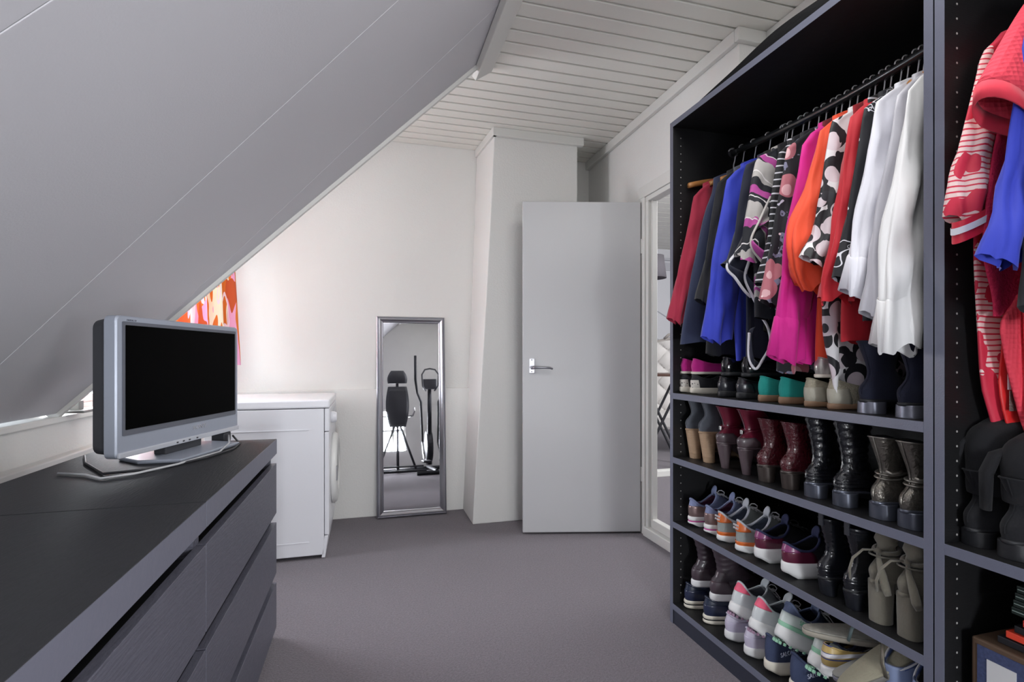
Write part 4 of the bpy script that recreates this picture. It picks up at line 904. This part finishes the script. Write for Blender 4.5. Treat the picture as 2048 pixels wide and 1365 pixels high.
pair(o, [(1516, Z2, 1.22, 0, 0), (1563, Z2, 1.22, 0, 0)], 'dark red crocodile pattern boots on the second shelf', LR('dark red crocodile-embossed ankle boot with block heel'))
rept = mat('black_reptile', '14161c', .18, bump=1, bscale=110, coat=.5, var=.3, vscale=60); gmh = mat('gunmetal_sole', '5a5e6a', .3, .55, var=.2, vscale=20)
o, s_ = boot('ankle_boot', '', 'boot', rept, .232, gmh, .036, heel=gmh, hw=(.029, .032), hd=(.055, .06), hc=.055, wr=.0022, wk=70, slant=.004, wh=.029, flare=.003, seam=pat2)
pair(o, [(1613, Z2, 1.218, 2, 0), (1670, Z2, 1.218, 0, 0)], 'black reptile boots on the second shelf', LR('black reptile-embossed boot with wrinkled ankle and gunmetal heel'))
pew = mat('pewter_croc', '77736c', .3, .75, bump=.9, bscale=100, var=.25, vscale=50); pst = mat('pewter_strap', '8b8780', .35, .7, bump=.3, bscale=60)
o, s_ = boot('ankle_boot', '', 'boot', pew, .205, gmh, .036, heel=gmh, hw=(.029, .032), hd=(.055, .06), hc=.055, strap=(pst, (.46, .52)), seam=pst, flare=.008, rim_m=pst, slant=.003, wh=.029, lin=mat('boot_lining_grey', '4b4d52', .8))
MB().tube([(.0, -.03, .125), (.01, -.038, .12), (.03, -.04, .12), (.045, -.037, .122)], .004, 6).build('buckle_strap', pst, o, smooth=True)
pair(o, [(1747, Z2, 1.215, 3, 0), (1803, Z2, 1.212, -2, 0)], 'pewter boots on the second shelf', LR('pewter crocodile-embossed boot with wrapped straps at the ankle'))
# ---- third shelf
gb_ = knit('grey_blue_mesh', '7b84a6'); rose = mat('rose_gold_foil', '8f7a78', .3, .6, var=.3, vscale=30); pk = mat('pink_foam', 'b4488c', .6)
o = sneaker('running_shoe', '', 'shoe', gb_, rub_w, mid=rose, stripe=pk, st=.036, hc=.072, kick=.012, lace=lace_w, coll=gb_, lin=fab('plum_lining', '5a1240'), dip=.03)
pair(o, [(1379, Z3, 1.222, 3, 0), (1411, Z3, 1.222, 0, 0)], 'grey-blue running shoes on the third shelf', LR('grey-blue running shoe with white and pink striped sole'))
gsu = suede('grey_suede_light', '8d9290'); orl = leather('orange_leather', 'd46a2c', .4, .1)
o = sneaker('retro_sneaker', '', 'shoe', gsu, rub_w, tab_c=orl, stripe=None, cuffp=orl, st=.020, hc=.085, kick=.006, lace=lace_w, coll=mat('pale_grey_edge', 'b9bcc4', .7), lin=mat('blue_grey_lining', '6a7488', .9), dip=.032, wh=.033, piping_c=mat('pale_grey_edge', 'b9bcc4', .7))
for i, tx in enumerate(('SKECH', 'SPORT')):
    text(tx, .009, lace_w, o, Matrix.Translation((-.0045, 0, .089 - i * .011)) @ Matrix.Rotation(-pi / 2, 4, 'Z') @ Matrix.Rotation(pi / 2, 4, 'X'), .0012)
pair(o, [(1437, Z3, 1.222, 0, 0), (1474, Z3, 1.218, -3, 0)], 'grey and orange sneakers on the third shelf', LR('grey suede sneaker with orange heel tab and white sole'))
plum = leather('plum_glossy', '5a2036', .2, .05); pluml = leather('plum_matt', '7a2f62', .5, .05)
o = sneaker('trainer', '', 'shoe', leather('black_mesh_upper', '17151d', .7, .2), rub_w, tab_c=pluml, mid=plum, st=.042, hc=.06, kick=.016, lace=lace_k, coll=knit('dark_blue_collar', '23284a'), dip=.02, wh=.034)
pair(o, [(1513, Z3, 1.218, 2, 0), (1567, Z3, 1.214, -2, 0)], 'plum and black trainers on the third shelf', LR('glossy plum and black trainer with thick pale sole'))
wst = leather('black_western_leather', '15171d', .22, .25)
o, s_ = boot('chelsea_boot', '', 'boot', wst, .215, rub_b, .045, heel=leather('black_stacked_heel', '1b1d24', .3, .3), hw=(.021, .029), hd=(.035, .055), hc=.06, wr=.0016, wk=85, slant=.012, wh=.028)
MB().box((.004, -.007, .195), (.010, .007, .230)).build('pull_tab', leather('grey_pull_tab', '24262e', .4), o, bevel=.001)
pair(o, [(1638, Z3, 1.216, 0, 0), (1690, Z3, 1.214, 0, 0)], 'black creased boots on the third shelf', LR('creased black leather boot with short pull tab at the heel'))
ols = suede('olive_grey_suede', '6f6b5f')
def tall(label):
    o, s_ = boot('overknee_boot', label, 'boot', ols, .170, ols, .100, heel=ols, hw=(.025, .029), hd=(.045, .055), hc=.05, slant=.006, wh=.028, seam=None)
    def sh(u, v):                      # the soft shaft, gathered at the ankle and folded over backwards
        T = [(0, (.055, .15, .030, .024)), (.14, (.052, .178, .022, .022)), (.3, (.050, .205, .024, .026)), (.45, (.075, .232, .024, .030)), (.6, (.125, .243, .020, .034)), (.8, (.195, .205, .024, .034)), (1, (.235, .05, .026, .034))]
        x, z, hx, hy = [tab([(a, b[k]) for a, b in T], u) for k in range(4)]
        a = v * 2 * pi; tang = Vector((tab([(q, b[0]) for q, b in T], min(1, u + .02)) - tab([(q, b[0]) for q, b in T], max(0, u - .02)), 0, tab([(q, b[1]) for q, b in T], min(1, u + .02)) - tab([(q, b[1]) for q, b in T], max(0, u - .02)))).normalized()
        nn = Vector((-tang.z, 0, tang.x)); rr = 1 + .12 * sin(u * 40 + 3 * sin(a)) * (1 if u < .3 else .4)
        return Vector((x, 0, z)) + nn * hx * rr * cos(a) * .8 + Vector((0, hy * rr * sin(a), 0))
    MB().grid(sh, 40, 24).build('shaft', ols, o, smooth=True)
    b = MB(); b.tube([(.052 + .027 * cos(2 * pi * k / 24), .027 * sin(2 * pi * k / 24), .178 + .004 * cos(2 * pi * k / 24)) for k in range(24)], .0055, 6, closed=True); b.lathe([(.0, -.01), (.010, 0), (0, .01)], (.022, 0, .178), 10)
    b.build('tie_knot', ols, o, smooth=True)
    MB().tube([(.018, .004, .18), (.0, .022, .176), (-.014, .038, .150), (-.018, .044, .12), (-.014, .046, .095)], [.004, .006, .008, .008, .007], 8, flat=.4).build('tie_end', ols, o, smooth=True)
    MB().tube([(.018, -.004, .178), (.006, -.016, .158), (.002, -.028, .13), (.0, -.038, .10), (.004, -.042, .085)], [.004, .006, .009, .010, .007], 8, flat=.4).build('tie_end', ols, o, smooth=True)
    return o
o = tall('')
pair(o, [(1742, Z3, 1.215, 0, 0), (1800, Z3, 1.212, 0, 0)], 'olive-grey suede tall boots on the third shelf', LR('olive-grey suede boot with block heel, tied ankle and folded soft shaft'))
# ---- bottom shelf
nvl = leather('navy_sneaker_leather', '2b3346', .3, .1)
o = sneaker('leather_sneaker', '', 'shoe', nvl, rub_c, stripe=rub_b, st=.028, hc=.068, kick=.003, lace=lace_k, mid=leather('navy_counter', '252c46', .3), coll=nvl, dip=.015)
pair(o, [(1371, Z4, 1.222, 0, 0), (1409, Z4, 1.22, -2, 0)], 'navy sneakers on the bottom shelf', LR('navy leather sneaker with dark striped cream sole under a brown high boot'))
brn = leather('dark_brown_leather', '3b3038', .4, .15)
def hightop():
    o, s_ = boot('lace_boot', '', 'boot', brn, .195, rub_w, 0, hc=.07, st=.024, wr=.0016, wk=60, L=.262, wh=.033, counter=leather('brown_counter', '453840', .45), rim_m=brn)
    s_.sole('welt', rub_w, o, 0, .026, .003, .01); lacing(s_, o, lace_k, .34, .9, 6); return o
o = hightop()
pair(o, [(1385, Z4 + .106, 1.222, 0, 0), (1422, Z4 + .106, 1.218, -2, 0)], 'brown high boots stacked on the navy sneakers', LR('dark brown lace-up high boot with white sole stacked on a navy sneaker'))
lil = leather('lilac_white_leather', 'c9c3d4', .5, .1)
o = sneaker('white_sneaker', '', 'shoe', lil, rub_w, st=.03, hc=.062, kick=.008, mid=leather('lilac_counter', 'bdb6ca', .45), lin=lin_w, coll=lil, wh=.034)
pair(o, [(1453, Z4, 1.22, 0, 0), (1492, Z4, 1.216, 0, 0)], 'lilac-white sneakers on the bottom shelf', LR('plain lilac-white sneaker underneath the pink-tabbed running shoes'))
wg = knit('pale_grey_mesh', 'c2c8cc'); hot = fab('hot_pink_tab', 'f0607f', .6)
o = sneaker('running_shoe', '', 'shoe', wg, rub_w, tab_c=hot, mid=leather('white_grey_overlay', 'c6cacc', .5, .05), st=.034, hc=.075, kick=.01, lin=mat('grey_lining', '6e727c', .9), lugs=mat('mauve_lugs', '9a7c92', .6), wh=.035, dip=.03)
pair(o, [(1459, Z4 + .125, 1.19, 4, 21), (1499, Z4 + .119, 1.185, 2, 21)], 'pink-tabbed running shoes on the bottom shelf', LR('pale grey running shoe with hot pink heel tab, tilted on a lilac sneaker'))
ny = knit('navy_blue_mesh', '38425f'); mtm = mat('pale_mark', 'b9bfd2', .5)
o = sneaker('trail_shoe', '', 'shoe', ny, rub_c, st=.036, hc=.085, kick=.014, lin=lining, wh=.034, dip=.035, word=('SALOMON', .018), wordm=mtm, lace=lace_k)
pair(o, [(1533, Z4, 1.214, 2, 0), (1584, Z4, 1.208, 0, 0)], 'navy trail shoes on the bottom shelf', LR('navy blue trail shoe with cream sole under the mint and white pair'))
mint = mat('mint_rubber', '8fc0a4', .6); wm = leather('white_mint_shell', 'c9d2ce', .5, .05)
o = sneaker('trail_shoe', '', 'shoe', knit('slate_mesh', '55607c'), rub_w, st=.042, hc=.075, kick=.014, mid=wm, cuffp=mint, lugs=mint, wh=.036, dip=.03, word=('SALOMON', .017), wordm=mat('mint_letters', '6fae8c', .6), lace=lace_w)
pair(o, [(1551, Z4 + .145, 1.185, 3, 24), (1617, Z4 + .137, 1.175, 0, 24)], 'mint and white trail shoes on the bottom shelf', LR('white and mint trail shoe resting tilted on a navy trail shoe'))
# sandals and slippers at the near end
def sandal(name, label, foot, strapm, base, thong=True):
    s = Last(L=.255, wh=.034, wf=.047); t = thing(name, label, 'sandal')
    s.sole('sole', base, t, 0, .014, .002, .004); s.sole('footbed', foot, t, .0135, .019, .0, 0)
    P = [(.10, -.042, .012), (.11, -.042, .045), (.135, -.025, .062), (.155, 0, .064), (.165, .025, .055), (.16, .045, .03), (.155, .046, .012)]
    MB().tube(P, .007, 8, flat=.5).build('strap', strapm, t, smooth=True)
    if thong: MB().tube([(.155, 0, .064), (.185, .0, .045), (.20, .002, .018)], .005, 8).build('toe_post', strapm, t, smooth=True)
    return t
ff = sandal('flip_flop', 'grey patterned flip-flop lying over the navy trail shoes', mat('printed_footbed', '8a8880', .8, var=.5, vscale=50), mat('grey_green_strap', '5d6e70', .4), mat('flip_flop_rubber', '9c978b', .7)); put(ff, 1606, .305, 1.18, -34, -3)
ff = sandal('slide_sandal', 'beige toe-post sandal standing on its heel near the wardrobe divider', mat('beige_footbed', '8e8a78', .8, bump=.6, bscale=120), mat('bronze_strap', '6a655a', .4, .3), mat('taupe_sandal_sole', '6c6a66', .7)); put(ff, 1684, .250, 1.135, -18, -32)
ff = sandal('slide_sandal', 'second toe-post sandal with grey sole lying under the beige one', mat('grey_footbed', '82827e', .8), mat('grey_strap', '6b6a70', .5), mat('grey_sandal_sole', '7c7c86', .7), False); put(ff, 1670, .246, 1.160, -20, -16)
lb = knit('pale_blue_mesh', '6f7d9e'); 
o = sneaker('slip_on_trainer', '', 'shoe', lb, rub_w, st=.03, hc=.098, backlow=.05, kick=.01, lin=mat('grey_slipper_lining', '77797f', .9), wh=.036, dip=.035, piping_c=lace_w, coll=knit('blue_collar', '4f5f90'), mid=leather('pale_blue_counter', '7c8aab', .5))
pair(o, [(1775, .250, 1.205, 0, 0), (1836, .250, 1.20, 0, 0)], 'pale blue trainers near the divider', LR('pale blue high slip-on trainer with white collar piping near the wardrobe divider'))
o, s_ = flat('gold_flat', 'gold and navy striped flat shoe low beside the beige sandal', 'shoe', pattern('gold_navy_stripe', 'b39a5e', [('band', 9, .5, .8, '2c3c78'), ('band', 9, .8, 1.1, 'd8d8de')], .4), rub_w, .02, .06); put(o, 1646, .2305, 1.175)

t = thing('shoe_box', 'dark shoe box under the sandals at the near end of the bottom shelf', 'box', (1.215, .882, .0825))
MB().box((0, 0, 0), (.30, .235, .125)).build('box_body', dark_m, t, bevel=.002); MB().box((-.003, -.003, .11), (.303, .238, .147)).build('lid', dark_m, t, bevel=.002)
# ---- wardrobe at the right edge: boots, box, cases
bs = suede('black_suede', '101116')
def slouch(label, px, X, h):
    o, s_ = boot('tall_boot', label, 'boot', bs, .16, rub_b, .03, heel=rub_b, hw=(.028, .031), hd=(.05, .058), hc=.055, slant=.003, seam=bs)
    def sh(u, v):
        T = [(0, (.062, .11, .036)), (.35, (.055, .205 * h, .036)), (.52, (.075, .236 * h, .036)), (.68, (.125, .245 * h, .038)), (.85, (.195, .20, .036)), (1, (.23, .07, .034))]
        x, z, hh = [tab([(a, b[k]) for a, b in T], u) for k in range(3)]; e = .02
        dx = tab([(a, b[0]) for a, b in T], min(1, u + e)) - tab([(a, b[0]) for a, b in T], max(0, u - e)); dz = tab([(a, b[1]) for a, b in T], min(1, u + e)) - tab([(a, b[1]) for a, b in T], max(0, u - e))
        nn = Vector((-dz, 0, dx)).normalized(); a = v * 2 * pi
        return Vector((x, 0, z)) + nn * lerp(.037, .027, smooth((u - .3) / .3)) * cos(a) * (1 + .08 * sin(u * 20)) + Vector((0, hh * sin(a), 0))
    MB().grid(sh, 36, 24).build('shaft', bs, o, smooth=True)
    MB().tube([(.05, .02, .232 * h), (.03, .036, .215 * h), (.022, .046, .16), (.024, .048, .085)], [.012, .02, .022, .018], 14, flat=.5).build('folded_cuff', bs, o, smooth=True); put(o, px, .680, X); o['group'] = 'black suede boots in the right-edge wardrobe'
slouch('tall black suede boot with folded shaft, nearest the divider', 1935, 1.225, 1.0)
slouch('tall black suede boot with flat dark heel, cut by the right edge', 2010, 1.215, .92)
t = thing('storage_box', 'brown-edged box with dark blue and white chequered side in the right-edge wardrobe', 'box', (1.235, .535, .2005))
cardb = mat('brown_wood_box', '5a4636', .6, bump=.2, bscale=30, var=.2, vscale=12)
MB().box((0, 0, 0), (.36, .255, .29)).build('box_body', cardb, t, bevel=.004)
bl = mat('dark_blue_square', '3b4568', .6, bump=.4, bscale=200, var=.5, vscale=180); wh_ = mat('white_square', 'c9cacb', .7)
MB().box((-.0015, .012, .012), (0, .243, .278)).build('front_panel', bl, t)
for i in range(4):
    for j in range(4):
        y = .243 - .018 - (i + 1) * .0505; z = .278 - .022 - (j + 1) * .058
        if (i + j) % 2 == 0: MB().box((-.0028, y, z), (-.0014, y + .0505, z + .058)).build('white_square', wh_, t)
cg = mat('dark_green_case', '16241f', .3, coat=.4); ca = mat('case_edge', '8fa09a', .4)
for k in range(4):
    t = thing('disc_case', '%s dark green-black disc case in the stack on the chequered box' % ('lowest', 'second from below', 'third from below', 'topmost')[k], 'case', (1.27, .55 - .003 * k, .556 + k * .0155)); t['group'] = 'dark disc cases on the chequered box'
    MB().box((0, 0, 0), (.13, .19, .0145)).build('case_body', cg, t, bevel=.0015); MB().box((-.0005, .002, .0065), (0, .188, .008)).build('case_line', ca, t)
for k, (c, lab) in enumerate((('1a1b20', 'thin black booklet lying directly on the chequered box'), ('e0442c', 'thin orange-red booklet under the disc cases'), ('17181c', 'black folder between two orange-red booklets'), ('d83a34', 'upper orange-red booklet right below the disc cases'))):
    tag(MB().box((1.255 + .004 * k, .535 - .006 * k, .492 + k * .0155), (1.40, .755 - .012 * k, .506 + k * .0155)).build('booklet', mat('booklet_' + c, c, .5), bevel=.0015), lab, 'booklet', 'booklets on the chequered box')
